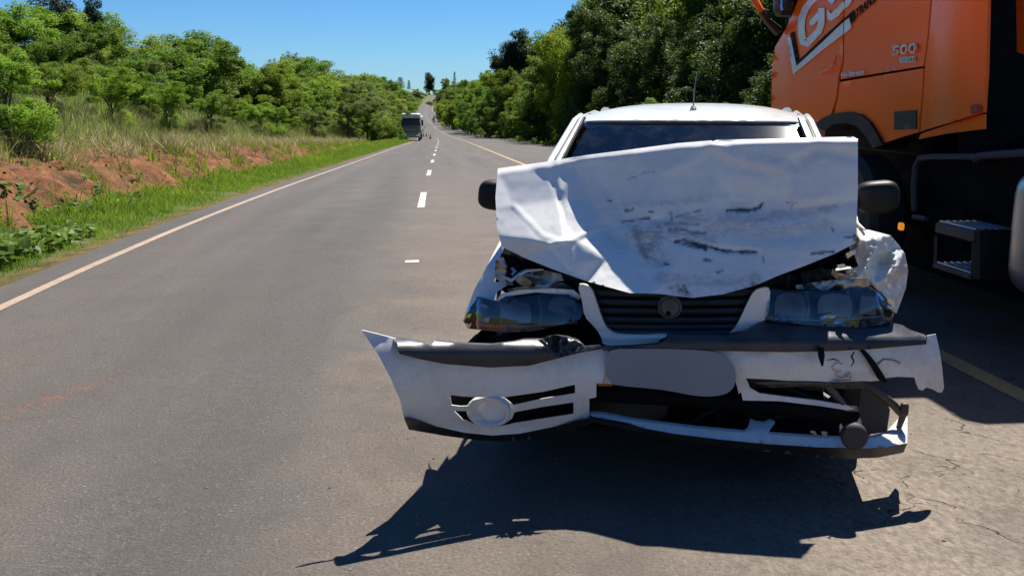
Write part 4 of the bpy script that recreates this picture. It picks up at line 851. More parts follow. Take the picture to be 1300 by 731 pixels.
crumple('insulation_scrap', [(1057, 341), (1064, 348), (1078, 349), (1086, 344), (1089, 350), (1076, 356), (1062, 354), (1055, 348)], .18, .03, FOAM, 44, sp=2.5)
crumple('steel_scrap', [(1062, 337), (1072, 335), (1075, 339), (1066, 341)], .2, .01, ALU, 45, sp=3); crumple('steel_scrap', [(1074, 322), (1088, 316), (1086, 322), (1076, 328)], .2, .01, ALU, 46, sp=3)
crumple('lamp_trim', [(1010, 362), (1050, 356), (1100, 352), (1108, 360), (1100, 364), (1060, 369), (1010, 367)], .17, .02, STEEL, 47)

# grille
gr, _ = cs('grille', [(750, 360), (960, 365), (960, 385), (925, 424), (780, 424), (765, 412)], .20, DARK, sp=20, th=(0, .02, 0))
for k, (yy, x0, x1) in enumerate(((371, 754, 955), (382, 757, 951), (393, 760, 946), (404, 764, 940), (413, 769, 932), (420, 777, 925))):
    mb = MB(); pts = [C(x, yy+5.5*(1-((x-855)/110)**2)*(.4), .10-.05*(1-((x-855)/110)**2)) for x in np.linspace(x0, x1, 9)]
    mb.tube([p+Vector((0, 0, .0)) for p in pts], .0125, 8)
    for v in mb.V: pass
    mb.build('grille_slat', PLASTIC, gr)
f = lambda x, y: .05-.04*(1-min(1, abs(x-855)/120))
sd1 = smoothpoly([(733, 361), (743, 361), (751, 366), (756, 379), (762, 398), (768, 413), (774, 420), (786, 424), (815, 425.5), (847, 423), (846, 428), (838, 430), (836, 436), (800, 439), (766, 440), (762, 424), (752, 412), (742, 402), (739, 382)])
cs('grille_surround', sd1, lambda x, y: f(x, y)-.012*math.sin((y-425)*.5) if y > 420 else f(x, y), WHITE, sp=5, bsp=3, th=(0, .025, 0))
cs('grille_surround', smoothpoly([(957, 369), (968, 365), (978, 365), (977, 385), (974, 404), (962, 412), (946, 421), (924, 425), (932, 418), (941, 402), (948, 386)]), f, WHITE, sp=5, bsp=3, th=(0, .025, 0))
mb = MB(); bc = C(850.5, 389, .045); mb.lathe([(0, -.022), (.030, -.020), (.037, -.012), (.039, -.016), (.044, -.014), (.045, .02)][::1], bc, (0, 1, 0), 28); badge = mb.build('badge_base', simple('dirty_badge', (.13, .115, .10), .6, var=.6, scale=25, bump=.3), gr)
mb = MB(); mb.lathe([(0, -.004), (.010, -.003), (.011, 0)], bc+Vector((-.004, -.020, -.022)), (0, 1, 0), 8); mb.build('clip_hole', DARK, badge)

# torn left bumper corner
bd = lambda x, y: interp(x, [(455, -.48), (500, -.42), (560, -.33), (620, -.23), (680, -.13), (740, -.06), (775, -.04)])
def bulge(x, y): t = (y-430)/110; return bd(x, y)-.045*math.sin(math.pi*min(1, max(0, t)))**.8+.03*max(0, t-.6)
LB = [(459, 419), (478, 423.5), (499, 429), (540, 437), (600, 444), (680, 447), (735, 444), (772, 442), (772, 455), (768, 473), (764, 486), (757, 486), (757, 504), (748, 506), (748, 530), (700, 542), (660, 550), (625, 552.5), (590, 549), (550, 540), (513, 531), (508, 508), (496, 480), (480, 450)]
slots = [[(571, 501), (588, 503), (606, 504), (640, 504), (690, 497), (730, 488), (730, 499), (690, 505.5), (652, 514), (640, 505), (618, 504), (600, 508), (594, 515), (584, 515.5), (573, 514)],
         [(576, 521), (594, 522), (596, 530), (606, 538), (620, 540.5), (640, 538), (650, 531), (653, 523), (690, 516), (728, 510.5), (728, 525), (690, 531), (655, 536.5), (630, 542), (605, 539), (587, 532)]]
bump, _ = cs('bumper_corner', LB, bulge, BUMPW, holes=slots+[[(624+19*math.cos(a), 522+13.5*math.sin(a)) for a in np.linspace(0, 2*math.pi, 18, endpoint=False)]], sp=7, bsp=4.5, th=(0, .006, 0)); bump['label'] = 'torn left end of the bumper with fog lamp opening, swung forwards'
cs('bumper_backing', [(560, 492), (735, 480), (738, 535), (620, 545), (570, 530)], lambda x, y: bulge(x, y)+.13, DARK, bump, sp=15, th=(0, .01, 0))
mb = MB()
cc = C(620, 522, bulge(620, 522)-.008); rr = (C(650, 522, bulge(620, 522)).x-C(598, 522, bulge(620, 522)).x)/2
mb.lathe([(1.08, .02), (1.10, 0), (1.04, -.012), (.93, -.008), (.80, .05), (.70, .09), (.0, .095)], (0, 0, 0), (.0, 1, 0), 32)
for v in mb.V: v.x *= rr*.98; v.z *= rr*.72; v += cc
fb = mb.build('fog_lamp_bezel', BUMPW, bump, angle=50)
mb = MB(); mb.lathe([(0, -.002), (1, -.002), (1, .01)], (0, 0, 0), (0, 1, 0), 20)
for v in mb.V: v.x *= rr*.26; v.z *= rr*.42; v += cc+Vector((-rr*.42, .035, .0))
mb.build('bezel_hole', DARK, fb)
# black rub strip along its top
st = [(499, 429), (525, 432.5), (547, 438), (552, 432), (575, 435.5), (622, 437.5), (650, 434), (664, 431), (686, 431), (694, 429), (705, 426), (722, 428), (735, 433), (742, 440), (762, 438), (764, 443), (735, 448), (700, 457), (672, 464), (622, 466.5), (565, 462), (530, 455), (507, 449)]
cs('rub_strip', st, lambda x, y: bulge(x, y)-.022-.02*math.sin(math.pi*min(1, max(0, (y-428)/36)))+max(0, 436-y)*.004+.012*abs(noise.noise(Vector((x*.06, y*.08, 2))))*(x > 680), RUBBERSTRIP, bump, sp=4.5, bsp=4, th=(0, .02, 0))
cs('lower_lip', [(513, 531), (550, 540), (590, 549), (625, 552.5), (660, 550), (700, 542), (749, 530.5), (750, 538), (718, 549), (680, 557), (640, 560), (610, 559), (565, 553), (519, 545)], lambda x, y: bulge(x, y)-.004+.004*(y-540), PLASTIC, bump, sp=6, bsp=4, th=(0, .02, 0))
# crumpled strip end
crumple('strip_fold', [(683, 432), (694, 427), (706, 425), (724, 429), (738, 436), (742, 442), (726, 449), (708, 454), (696, 446), (690, 438)], lambda x, y: bulge(x, y)-.05, .035, RUBBERSTRIP, 51, bump, 3, .09)

# middle and right of the bumper
rb = lambda x, y: interp(x, [(740, -.045), (850, -.07), (950, -.05), (1050, .03), (1120, .13), (1200, .26)])
RB = [(769, 443), (900, 443.5), (1000, 446), (1094, 444), (1104, 455), (1113, 468), (1121, 482), (1106, 484), (1094, 483.5), (1060, 485), (1030, 483.5), (1000, 483), (970, 481), (946, 480), (944, 494), (938, 500), (934, 484), (880, 486), (800, 487), (757, 487), (765, 470)]
mbp, _ = cs('bumper_face', RB, lambda x, y: rb(x, y)-.012*math.sin(math.pi*(y-443)/42)+.004*noise.noise(Vector((x*.06, y*.1, 3))), BUMPW, sp=6, bsp=4, th=(0, .006, 0))
mbp['label'] = 'cracked middle section of the white bumper behind the number plate'
FL = [(1097, 443), (1104, 440), (1140, 439), (1176, 437), (1177, 426), (1188, 424), (1192, 440), (1196, 465), (1198.5, 492), (1196, 498), (1191, 498), (1184, 494), (1176, 491.5), (1171, 495.5), (1166, 494), (1163, 486), (1161, 479), (1140, 478), (1122, 480), (1114, 464), (1106, 453)]
fl, _ = cs('bumper_flap', FL, lambda x, y: interp(x, [(1097, .10), (1130, .14), (1170, .20), (1200, .22)])-.02*math.sin((y-425)/25), BUMPW, sp=5, bsp=4, th=(0, .005, 0)); fl['label'] = 'torn right end of the bumper sticking out sideways'
mb = MB(); mb.tube([C(1092, 442, .075), C(1101, 452, .07), C(1109, 463, .08), (C(1118, 478, .09)), C(1124, 484, .10)], [.006, .010, .012, .014, .007], 6); mb.build('crack_gap', DARK, mbp)
mb = MB(); mb.tube([C(1085, 446, -.0), C(1081, 452, 0.0), C(1084, 459, .0), C(1080, 466, .0)], [.002, .004, .003, .001], 5); mb.build('tear', DARK, mbp); mb = MB(); mb.tube([C(1042, 441, -.03), C(1043, 452, -.04), C(1044, 464, -.03)], [.011, .012, .004], 7); mb.build('tear', DARK, mbp); mb = MB(); mb.tube([C(1050, 457, -.02), C(1058, 455.5, -.02), C(1066, 458, -.01)], [.001, .003, .001], 5); mb.build('tear', DARK, mbp)
red = simple('red_scuff', (.50, .20, .18), .5, var=.6, scale=40)
def scrawl(pts, r=.0015): 
    mb = MB(); mb.tube([C(x, y, rb(x, y)-.016 if x < 1100 else interp(x, [(1097, .10), (1130, .14), (1170, .20)])-.022) for x, y in pts], r, 5); mb.build('red_scuff', red, mbp if pts[0][0] < 1100 else fl)
scrawl([(1070, 462), (1062, 460), (1056, 466), (1060, 471), (1068, 470), (1060, 475), (1066, 479), (1078, 477)]); scrawl([(1072, 478), (1079, 472), (1080, 480)], .0016); scrawl([(1114, 462), (1122, 456), (1134, 457), (1143, 461)], .003); scrawl([(1060, 483), (1080, 482)], .0016)
STR = [(764, 441), (800, 440), (837, 437), (846, 431), (848, 424), (880, 425), (922, 426), (945, 421), (975, 405), (1005, 411), (1050, 415), (1090, 417), (1131, 411), (1148, 415), (1158, 421), (1176, 427), (1176, 437), (1140, 440), (1108, 443), (1060, 445.5), (1000, 447), (900, 445), (800, 445), (766, 445)]
cs('rub_strip', STR, lambda x, y: rb(x, y)-.035+max(0, 432-y)*.0045, RUBBERSTRIP, sp=6, bsp=5, th=(0, .03, 0))
# number plate, blank
sheet_pl = smoothpoly([(768, 446), (790, 442), (900, 444), (922, 452), (933, 466), (935, 480), (930, 496), (912, 503), (885, 503), (840, 494), (790, 490), (770, 486)], 2)
pl, _ = cs('number_plate', sheet_pl, lambda x, y: -.105, GREYP, sp=10, bsp=4, th=(0, .004, 0)); pl['label'] = 'plain grey number plate with rounded ends'
# lower bracket
cs('torn_bracket', [(938, 482), (947, 480), (952, 492), (964, 499), (990, 502.5), (1040, 508.5), (1076, 514.5), (1086, 519), (1076, 520.5), (1040, 515), (990, 509), (943, 508)], lambda x, y: rb(x, y)+.01, BUMPW, sp=5, bsp=4, th=(0, .012, 0))
# lower lip of the bumper
lp = lambda x, y: interp(x, [(745, -.06), (850, -.12), (950, -.13), (1050, -.08), (1110, .0), (1153, .12)])
LIPW = [(748, 525), (762, 525), (805, 533.5), (880, 543), (945, 549), (950, 545), (953, 534), (960, 537), (970, 538), (978, 535), (984, 537), (979, 543), (975, 551), (1046, 556), (1100, 557.5), (1127, 551), (1138, 539), (1149, 526), (1152, 530), (1152, 562), (1127, 567), (1100, 569), (1040, 567.5), (970, 563), (910, 557), (855, 550), (800, 540), (755, 531)]
lip, _ = cs('lower_lip', LIPW, lambda x, y: lp(x, y)+(.004*max(0, 552-y) if x > 1120 else 0)+(.003*max(0, 548-y) if 940 < x < 990 else 0)-.004*(y-interp(x, [(748, 525), (880, 545), (1046, 560), (1150, 550)])), BUMPW, sp=5, bsp=4, th=(0, .03, 0))
cs('lip_skirt', [(748, 531), (800, 540.5), (855, 550.5), (910, 557.5), (970, 563.5), (1040, 568), (1100, 569.5), (1127, 567.5), (1152, 562.5), (1147, 574), (1115, 580.5), (1069, 582.5), (1010, 578), (955, 571.5), (900, 564), (855, 557), (800, 546), (748, 535)], lambda x, y: lp(x, y)-.03+.0035*(y-545), PLASTIC, lip, sp=6, bsp=4, th=(0, .03, 0))
mb = MB(); mb.lathe([(0, -.006), (.040, -.006), (.046, 0), (.046, .03)], C(1085, 555, -.12), (0, 1, 0), 28); mb.build('dark_disc', simple('disc_grey', (.028, .029, .032), .6, var=.2), lip)  # plain dark disc standing for a blurred spot, no known part
# dark tangle inside the lower opening
mb = MB(); mb.tube([C(760, 500, .08), C(850, 505, .10), C(950, 512, .10), C(1040, 522, .10), C(1085, 525, .20)], .030, 10); mb.build('intake_beam', DARK, car)
mb = MB(); mb.tube([C(1096, 486, .10), C(1118, 500, .12), C(1136, 515, .14), C(1146, 528, .15), C(1140, 545, .16)], [.008, .014, .016, .014, .01], 7); mb.blob(C(1148, 519, .14), (.03, .03, .05)); mb.build('side_bracket', simple('rusty_bracket', (.10, .075, .055), .6, .4, var=.5), car)
mb = MB(); mb.tube([C(1050, 489, .06), C(1060, 500, .05), C(1072, 513, .04)], [.012, .014, .008], 6); mb.tube([C(960, 486, .0), C(1000, 485, .02), C(1060, 487, .03)], [.004, .007, .003], 6); mb.build('steel_scrap', simple('brownish_scrap', (.2, .15, .1), .5, .4, var=.5), car)
crumple('bumper_foam', [(952, 482), (1000, 483), (1060, 486), (1094, 484), (1104, 492), (1080, 494), (1030, 490), (980, 492)], .03, .02, simple('scorched_foam', (.10, .075, .05), .8, var=.6, scale=30), 61, sp=4)
cs('inner_shield', [(1094, 486), (1120, 496), (1130, 520), (1126, 548), (1098, 552), (1090, 520)], .14, PLASTIC, sp=12, th=(0, .02, 0))
crumple('bumper_foam', [(758, 485), (775, 482), (778, 490), (760, 490)], -.02, .01, simple('orange_tape', (.45, .18, .04), .6), 62, sp=4)
mb = MB(); mb.lathe([(.17, .02), (.165, 0), (.15, -.01), (.02, -.012), (0, -.012)], C(795, 510, .16), (0, 1, 0), 24, 1, .8); mb.build('dark_oval', simple('oval_plastic', (.02, .021, .024), .6), car)  # plain dark oval standing for another blurred spot
rng2 = random.Random(5); mb = MB()
for i in range(9):
    x = rng2.uniform(850, 1080); p = [C(x+rng2.uniform(-30, 30), 486+j*rng2.uniform(14, 20), .2+rng2.uniform(-.05, .1)) for j in range(4)]; mb.tube(p, rng2.uniform(.006, .014), 6)
mb.build('hose', BLACKM, car)
# unseen plate added below the nose for the shadow it casts
mb = MB(); mb.box((0, .35, .20), (1.5, .55, .02)); mb.build('nose_shadow_plate', DARK, car)

# unseen sheets added behind the bumper corner to fill out its shadow
def shelf(name, pxs, yy, z, y1, par, mat=DARK):
    top = [C(x, yy(x), bulge(x, yy(x))+.12) for x in pxs]; n = len(top); V = []
    for p in top: V += [Vector((p.x, p.y, z)), Vector((max(p.x, -.86), y1, z))]
    V += [v-Vector((0, 0, .015)) for v in V]; F = []
    m_ = 2*n
    for i in range(n-1): F += [(2*i, 2*i+2, 2*i+3, 2*i+1), (m_+2*i, m_+2*i+1, m_+2*i+3, m_+2*i+2), (2*i, m_+2*i, m_+2*i+2, 2*i+2), (2*i+1, 2*i+3, m_+2*i+3, m_+2*i+1)]
    F += [(0, 1, m_+1, m_), (m_-2, 2*m_-2, 2*m_-1, m_-1)]
    mesh(name, V, F, mat, par)
shelf('shadow_shelf', np.linspace(580, 765, 9), lambda x: 480, .42, .42, bump); shelf('shadow_shelf', np.linspace(590, 760, 9), lambda x: 515, .33, .5, bump)
shelf('shadow_filler', np.linspace(560, 765, 9), lambda x: 455, .50, .30, bump)
mb = MB(); mb.box((-.77, .22, .36), (.02, .55, .34)); mb.build('shadow_filler', DARK, car)  # unseen upright sheet added to make the corner's shadow solid
shelf('shadow_shelf', np.linspace(528, 765, 10), lambda x: 477, .46, .08, bump); shelf('shadow_shelf', np.linspace(520, 700, 8), lambda x: 462, .53, -.12, bump)  # further unseen shelves added to close lit slits in the shadow

# ------------------------------------------------------------------ orange truck tractor (local: x=0 is its left side, +y forwards)
ty = -math.atan(.076); TF = Frame(3.3-.076*5.9, 5.9, ty); T = TF.xcut
trk = empty('orange_truck', TF.o, TF.rz); tag(trk, 'orange lorry cab with white lettering on the door standing beside the wrecked car', 'truck')
def ts(name, outline, mat, parent=trk, xl=0.0, th=.02, sp=7, bsp=6, dep=None, **kw):
    d = dep or (lambda x, y: xl)
    return sheet(name, outline, lambda x, y: T(x, y, d(x, y)), mat, parent, sp=sp, bsp=bsp, th=(th, 0, 0), front=(-1, 0, 0), **kw)
TOP = -330
curve = lambda x, y: .012*math.exp(-((y-60-.30*(1110-x))/50)**2)+interp(x, [(980, .10), (1000, .035), (1030, .008), (1060, 0)])   # swage line and rounded front corner
A_ = [(1064, 99), (1062, 123), (1054, 148), (1040, 153), (1020, 158), (979, 150), (980, 90), (984, 60), (997, 38), (1006, 18), (1010, 8), (1030, -40), (1046, -60), (1071, -80), (1070.5, 0), (1069.5, 79)]
door, _ = ts('cab_door', A_, ORANGE, dep=curve); 
B_ = [(1067, 101), (1071.5, 79), (1072.5, 0), (1073, -90), (1180, -200), (1181.5, 0), (1177, 50), (1172.5, 84)]
body, _ = ts('cab_side', B_, ORANGE, dep=curve)
C_ = [(1066, 104.5), (1172, 87), (1170, 125), (1166, 168), (1145, 174), (1118, 183), (1106, 163), (1095, 150), (1078, 145), (1058, 149), (1064, 124)]
ts('lower_cab_side', C_, ORANGE, dep=lambda x, y: curve(x, y)-.004)
D_ = [(1174.5, 84), (1179, 50), (1183.5, 0), (1183.5, -210), (1256, -150), (1254, 0), (1252, 90), (1248.5, 143), (1240, 144.5), (1172, 166), (1168.5, 167.5), (1172, 125)]
fair = lambda x, y: -.02-.05*math.sin(math.pi*min(1, max(0, (x-1183)/70)))+.0
ts('side_fairing', D_, ORANGE, dep=fair)
ts('fairing_sill', [(1169, 170), (1240, 146.5), (1248.5, 145.5), (1248, 164), (1200, 170), (1166, 177)], ORANGE, dep=lambda x, y: -.02)
ts('marker_recess', [(1135, 142), (1163, 140), (1163, 164), (1135, 165)], BLACKM, xl=-.012)
ts('marker_recess', [(1232, 134), (1240, 133), (1240, 143), (1232, 145)], REDM, xl=-.085, th=.02)
# window, roof, far side, back wall of the cab
yF, yR_, yS = T(980, 100, 0).y, T(1181, 50, 0).y, T(1252, 50, 0).y; zB = 1.05
print('TRUCK', yF, yR_, yS, T(1120, 182, 0), T(1248, 164, 0), T(1075, 145, 0))
ts('door_window', [(1012, 4), (1030, -38), (1046, -58), (1069, -76), (1069, -260), (1040, -230), (1018, -60)], SGLASS, xl=.04)
ts('cab_side', [(1073, -92), (1180, -202), (1180, -420), (1073, -330)], ORANGE, xl=.0)
zt = 3.9
mb = MB(); mb.box((1.25, (yF+yR_)/2, 2.2), (2.30, yF-yR_-.25, 2.3)); mb.box((1.25, (yF+yR_)/2+.0, zt-.12), (2.4, yF-yR_-.1, .5)); mb.build('cab_shell', BLACKM, trk)
mb = MB(); mb.box((1.25, (yR_+yS)/2+.1, 3.25), (2.2, yR_-yS+.1, .5)); mb.build('shadow_roof_box', ORANGE, trk)  # unseen box added behind the cab roof to lengthen the truck's shadow
mb = MB(); mb.box((.62, (yF+yS)/2-1.5, .60), (.04, yF-yS+2.6, .95)); mb.build('dark_shade_sheet', DARK, trk)  # dark sheet added to stand for the black shade beneath the truck
mb = MB(); mb.box((2.47, (yF+yR_)/2, 2.3), (.04, yF-yR_, 2.2)); mb.box((1.25, yF-.01, 1.6), (2.3, .06, .8)); mb.box((1.25, (yF+yR_)/2, zt+.15), (2.3, yF-yR_-.3, .06)); mb.build('cab_far_side', ORANGE, trk)
mb = MB(); mb.box((1.25, yF+.02, 2.55), (2.2, .03, .9)); mb.build('cab_windscreen', SGLASS, trk)
mb = MB(); mb.box((2.44, (yR_+yS)/2, 2.2), (.04, yR_-yS, 2.0)); mb.build('side_fairing', ORANGE, trk)
# lettering
zc1 = lambda x, y: (960+x/6.644, y/6.644)
def decal(name, pts, mat, off=-.010, par=door, conv=zc1):
    P = [conv(*p) for p in pts]; return ts(name, P, mat, par, th=.003, sp=5, bsp=4, dep=lambda x, y: curve(x, y)+off)[0]
def stroke(pts, w0):
    L = []; Rr = []
    for i, p in enumerate(pts):
        a = Vector(pts[max(0, i-1)]); b = Vector(pts[min(len(pts)-1, i+1)]); t = (b-a).normalized(); nn = Vector((-t.y, t.x)); q = Vector(p); w_ = 1.12*(w0[i] if isinstance(w0, list) else w0)
        L.append(tuple(q+nn*w_/2)); Rr.append(tuple(q-nn*w_/2))
    return L+Rr[::-1]
Gp = [(585, -60), (530, -30), (470, 5), (415, 75), (383, 160), (378, 230), (385, 300), (398, 362), (420, 370), (470, 325), (528, 262), (548, 200), (550, 130), (548, 70)]
decal('letter', stroke(Gp, [46, 46, 48, 50, 52, 52, 52, 56, 62, 50, 48, 48, 46, 46]), SIGNW)
decal('letter', [(450, 180), (530, 95), (530, 160), (488, 208), (452, 216)], SIGNW, -.0108)
Sp = [(800, -130), (745, -110), (690, -60), (640, -30), (622, 0), (650, 22), (700, 0), (760, -60), (800, -70), (790, -5), (740, 58), (690, 110), (650, 145), (618, 150), (608, 95)]
decal('letter', stroke(Sp[:6], 40), SIGNW); decal('letter', [(600, 80), (628, 120), (680, 70), (735, 15), (742, 40), (742, 75), (690, 140), (630, 178), (605, 168), (597, 120)], SIGNW, -.0108)
decal('letter', [(746, 10), (775, -40), (800, -60), (812, -20), (800, 20), (775, 55), (746, 76)], SIGNW, -.0108, body)
decal('white_chevron', [(262, 322), (290, 315), (338, 560), (560, 355), (733, 190), (733, 292), (560, 425), (310, 630)], SIGNW)
decal('white_chevron', [(742, 184), (780, 148), (803, 236), (742, 288)], SIGNW, par=body)
decal('black_chevron', [(284, 283), (315, 266), (358, 512), (560, 318), (733, 164), (733, 188), (560, 352), (340, 556)], SIGNK, -.0125)
decal('black_chevron', [(742, 158), (822, 86), (834, 160), (802, 204), (784, 150), (742, 182)], SIGNK, -.0125, body)
def lettering(txt, p0, p1, hpx, mat, parent, shear=0, bold=0, name='lettering', off=-.006):
    a = T(*p0, off); b = T(*p1, off); up = T(p0[0], p0[1]-hpx, off)-a; me = text_mesh(txt, bold, shear); me.name = name; xs = [v.co.x for v in me.vertices]; wd = max(xs)
    for v in me.vertices:
        c = v.co.copy(); v.co = a+(b-a)*(c.x/wd)+up*(c.y/.72)+Vector((-c.z, 0, 0))
    me.materials.clear(); return link(name, me, parent, mat)
lettering('TRANSP', (1086.5, 24), (1114, 0), 12, SIGNK, body, .0, .006)
wire = simple('badge_chrome', (.75, .72, .72), .25, .3)
o_ = lettering('500', (1132.5, 70.5), (1164, 66.5), 11.5, wire, body, .0, .035, 'power_badge'); lettering('500', (1134, 69.6), (1163, 65.8), 9.0, ORANGE, body, 0, -.012, 'power_badge', -.0095)
ts('badge_plate', [(1142, 73.5), (1161.5, 71.5), (1162, 78.5), (1142.5, 80.5)], wire, body, xl=-.004, th=.004)
ts('badge_field', [(1144, 74.5), (1160, 73), (1160.3, 77.5), (1144.3, 79)], simple('badge_blue', (.05, .12, .16), .3), body, xl=-.008, th=.003)
lettering('EURO 5', (1145, 78.3), (1159.5, 76.8), 3.4, SIGNW, body, 0, .01, 'lettering', -.012)
lettering('Hi-Street', (1068, 98.5), (1097, 94.5), 6.5, SIGNW, body, 0, .01)
# door handle and swage below the chevron
mb = MB(); mb.tube([T(1038, 94, .0), T(1050, 89, -.02), T(1059, 82, -.02), T(1062, 70, .0)], [.005, .010, .010, .004], 8); mb.build('door_handle', ORANGE, door)
# mirror arm and mirrors ahead of the door
mb = MB(); pm = [T(955, -10, -.28), T(962, 8, -.25), T(975, 28, -.10), T(988, 40, .03)]; mb.tube(pm, [.03, .03, .035, .05], 8); mb.build('mirror_arm', PLASTIC, trk)
mb = MB(); mb.tube([T(952, -16, -.30), T(958, 0, -.28), T(966, 14, -.24)], [.03, .036, .03], 8); mb.build('mirror_arm_cap', ORANGE, trk)
mb = MB(); mb.blob(T(996, -22, -.05), (.16, .22, .62), .4); mb.build('wing_mirror', PLASTIC, trk); mb = MB(); mb.tube([T(992.5, 14, -.10), T(992.5, -10, -.10)], .016, 6); mb.build('mirror_edge', CHROME, trk)
# wheel arch liner, wheels, mudguards
arc = [(1034, 160), (1042, 151), (1056, 145), (1076, 142.5), (1092, 146), (1104, 156), (1112, 169), (1120, 184), (1108, 189), (1098, 172), (1088, 161), (1074, 156), (1058, 158), (1046, 166)]
mb = MB(); mb.box((.62, T(1073, 200, 0).y, 1.35), (.9, 1.9, .55)); mb.build('wheel_well', DARK, trk)
ts('wheel_arch', arc, MIRR, xl=-.03, th=.25, sp=8, bsp=6)
yw = T(1073, 200, 0).y
def wheel(x, y, dual=False):
    mb = MB(); w_ = .30 if not dual else .58; c = Vector((x+w_/2+.03, y, .52)); mb.lathe([(.28, -w_/2), (.46, -w_/2), (.515, -w_/2+.05), (.52, 0), (.515, w_/2-.05), (.46, w_/2), (.28, w_/2)], c, (1, 0, 0), 40); o = mb.build('wheel', TYRE, trk)
    mb = MB(); mb.lathe([(0, -.02), (.10, -.03), (.12, .0), (.22, .03), (.25, -.005), (.29, -.01), (.29, .2), (0, .2)], (x+.05, y, .52), (1, 0, 0), 28); mb.build('rim', RIM, o)
wheel(.0, yw); wheel(2.12, yw); wheel(.0, yS-4.1, True); wheel(1.86, yS-4.1, True)
mb = MB(); mb.box((.85, (yF+yS-4.5)/2, .82), (.10, yF-yS+4.0, .26)); mb.box((1.65, (yF+yS-4.5)/2, .82), (.10, yF-yS+4.0, .26)); mb.box((1.25, yw, .55), (2.0, .15, .15)); mb.box((1.25, yS-4.1, .52), (2.2, .18, .18)); mb.build('chassis', DARK, trk)
mb = MB(); mb.box((1.3, (yF+yR_)/2, .85), (1.5, 3.3, 1.0)); mb.box((1.3, yS-.3, .75), (1.7, 2.6, .95)); mb.build('engine', DARK, trk)
mb = MB(); mb.box((1.25, yF-.12, .62), (2.3, .2, .5)); mb.build('front_bumper', ORANGE, trk)
# inner mudguard edge (pale grey bow), bracket, steps, fuel tank
mb = MB(); mb.tube([T(1161, 268, .10), T(1160, 240, .10), T(1162, 212, .10), T(1168, 201, .10), T(1182, 199, .10), T(1215, 199, .10), T(1240, 199, .10)], .022, 8); mb.tube([T(1238, 203, .10), T(1244, 198, .10), T(1290, 195, .10), T(1330, 192, .10)], .026, 8); mb.tube([T(1160, 275, .1), T(1176, 278, .1)], .02, 6); mb.build('mudguard_edge', simple('grey_plastic', (.055, .055, .06), .6), trk)
ts('battery_box', [(1176, 262), (1262, 268), (1262, 345), (1178, 345)], DARK, xl=.45, th=.5, sp=30, bsp=30)
STEPM = simple('step_metal', (.10, .105, .11), .45, .6)
def step(p0, p1, hgt, name='step'):
    a, b = T(*p0, .0), T(*p1, .0); L = a.y-b.y; c = (a+b)/2; mb = MB(); mb.box((.14, c.y, c.z-hgt/2), (.28, abs(L), hgt)); s_ = mb.build(name, STEPM, trk)
    mb = MB()
    for i in range(6): mb.box((.03+.045*i, c.y, c.z+.008), (.016, abs(L)*.94, .012))
    mb.build('tread', ALU, s_)
step((1187, 285), (1236, 290), .075); step((1184, 336), (1232, 347), .03)
ts('step_side', [(1234, 292), (1244, 292), (1244, 354), (1232, 350)], BLACKM, xl=.01, th=.26, sp=20, bsp=20)
ts('step_side', [(1186, 300), (1190, 300), (1189, 338), (1185, 338)], BLACKM, xl=.2, th=.05, sp=20, bsp=20)
tk0, tk1 = T(1266, 290, .0), T(1300, 372, 0); zt0, zt1 = T(1282, 209, 0).z, T(1282, 377, 0).z
print('TANK', tk0, zt0, zt1)
mb = MB(); mb.blob((.36, tk0.y-.75, (zt0+zt1)/2), (.72, 1.5, abs(zt0-zt1)), .32, 32, 20); mb.build('fuel_tank', ALU, trk)
mb = MB(); p = T(1144, 287.5, -.02); mb.blob(p, (.03, .06, .055), .5, 12, 8); mb.build('amber_marker', AMBER, trk)
ts('rear_panel', [(1289, -60), (1330, -60), (1330, 82), (1291, 66)], ORANGE, xl=.35, th=.04, sp=20, bsp=20)
# air tanks, rear of cab: exhaust stack, hoses, orange back panel
mb = MB(); mb.tube([T(1262, 150, .4), T(1275, 160, .4), T(1300, 163, .4), T(1340, 160, .4)], .012, 6); mb.tube([(.5, yS-.5, 1.3), (.5, yS-.6, 2.2), (.55, yS-.9, 2.4)], .03, 6); mb.tube([(.9, yS-.2, .9), (.9, yS-.2, 3.0)], .07, 10); mb.build('air_hose', BLACKM, trk)
mb = MB(); mb.box((1.25, yR_-.12, 2.0), (2.1, .06, 1.9)); mb.build('cab_rear_wall', DARK, trk)

# ------------------------------------------------------------------ truck far down the left lane
yT = 128.0; xT = at(521.5, 160, yT).x; uT = xT-float(xc(yT)); zT = float(road_z(yT, uT)); GF = Frame(xT, yT, -math.atan(.076)+R(1), zT)
ft = empty('white_truck', (xT, yT, zT), GF.rz); tag(ft, 'distant lorry with a white roof and dark windscreen coming down the left lane', 'truck')
mb = MB(); mb.box((0, 1.1, 1.95), (2.45, 2.1, 1.5)); mb.build('cab', simple('cab_grey', (.16, .18, .18), .4), ft)
mb = MB(); mb.blob((0, 1.15, 3.12), (2.5, 2.3, .8), .3); mb.build('roof', WHITE, ft)
mb = MB(); mb.box((0, .03, 2.38), (2.25, .06, .82)); mb.build('windscreen', simple('dark_glass', (.015, .03, .09), .15, var=.1), ft)
mb = MB(); mb.box((0, -.02, 2.80), (2.3, .25, .12)); mb.build('sun_visor', SIGNK, ft)
mb = MB(); mb.box((0, .0, 1.35), (1.7, .08, .75)); gg = mb.build('grille', simple('maroon_grille', (.045, .012, .018), .4), ft)
for k in range(4): mb = MB(); mb.box((0, -.05, 1.08+k*.18), (1.6, .03, .05)); mb.build('grille_slat', ALU, gg)
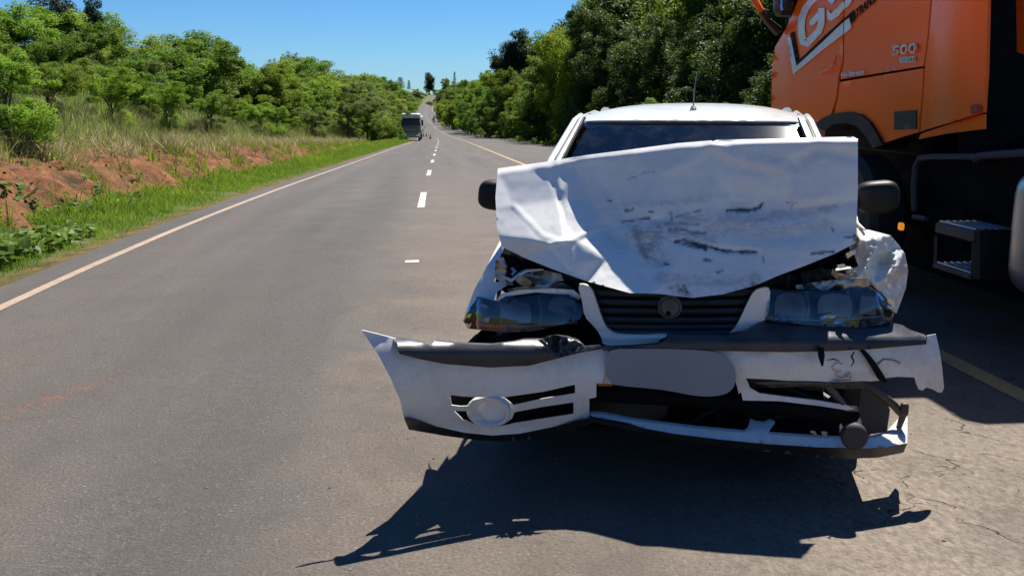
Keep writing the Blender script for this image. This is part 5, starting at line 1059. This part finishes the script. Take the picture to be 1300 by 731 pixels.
mb = MB(); mb.box((0, -.05, .68), (2.45, .22, .5)); mb.build('bumper', simple('bumper_grey', (.45, .45, .44), .5), ft)
for sx in (-1, 1):
    mb = MB(); mb.box((sx*.92, -.17, .72), (.42, .04, .2)); mb.build('headlight', CHROME, ft)
    mb = MB(); mb.blob((sx*1.48, -.05, 2.3), (.24, .12, .75), .4); mb.tube([(sx*1.15, .1, 2.6), (sx*1.45, 0, 2.6)], .03, 6); mb.build('wing_mirror', SIGNK, ft)
    for yy in (1.0, 6.5, 7.8): mb = MB(); mb.lathe([(.2, -.15), (.5, -.15), (.52, 0), (.5, .15), (.2, .15)], (sx*1.05, yy, .5), (1, 0, 0), 20); mb.build('wheel', TYRE, ft)
mb = MB(); mb.box((0, 8.0, 2.1), (2.4, 11, 2.3)); mb.build('trailer', simple('trailer_grey', (.35, .35, .34), .6), ft)
mb = MB(); mb.box((0, 8, .75), (1.0, 12, .3)); mb.build('chassis', DARK, ft)
# traffic cones between the lanes
CO = simple('cone_orange', (.62, .10, .02), .5, var=.2); first = None
for k, (px, py) in enumerate(((546.3, 176), (541.3, 173), (537.8, 170.5))):
    d = ray(px, py); Y = 100.0
    for _ in range(80): Y = Y*.6+.4*((float(road_z(Y, UD))-EYE)/d.z)
    Y = min(Y, 190); X = at(px, py, Y).x; z = float(road_z(Y, X-float(xc(Y)))); print('CONE', Y, X, z)
    if first is None:
        t = empty('traffic_cone', (X, Y, z)); mb = MB(); mb.lathe([(.17, .03), (.16, .06), (.035, .74), (0, .75)], (0, 0, 0), n=16); b = mb.build('cone_body', CO, t); mb = MB(); mb.box((0, 0, .02), (.42, .42, .04)); mb.build('base', simple('cone_base', (.02, .02, .02), .7), t)
        mb = MB(); mb.lathe([(.115, .30), (.092, .44)], (0, 0, 0), n=16); mb.build('band', SIGNW, b); first = t
    else: t = copy_tree(first); t.location = (X, Y, z)
    tag(t, ('nearest of the three orange cones on the lane line', 'middle one of the three orange cones on the lane line', 'farthest of the three orange cones, beside the lorry')[k], 'traffic cone', 'traffic cones between the lanes')
# dirt deposits: paint flake on the asphalt
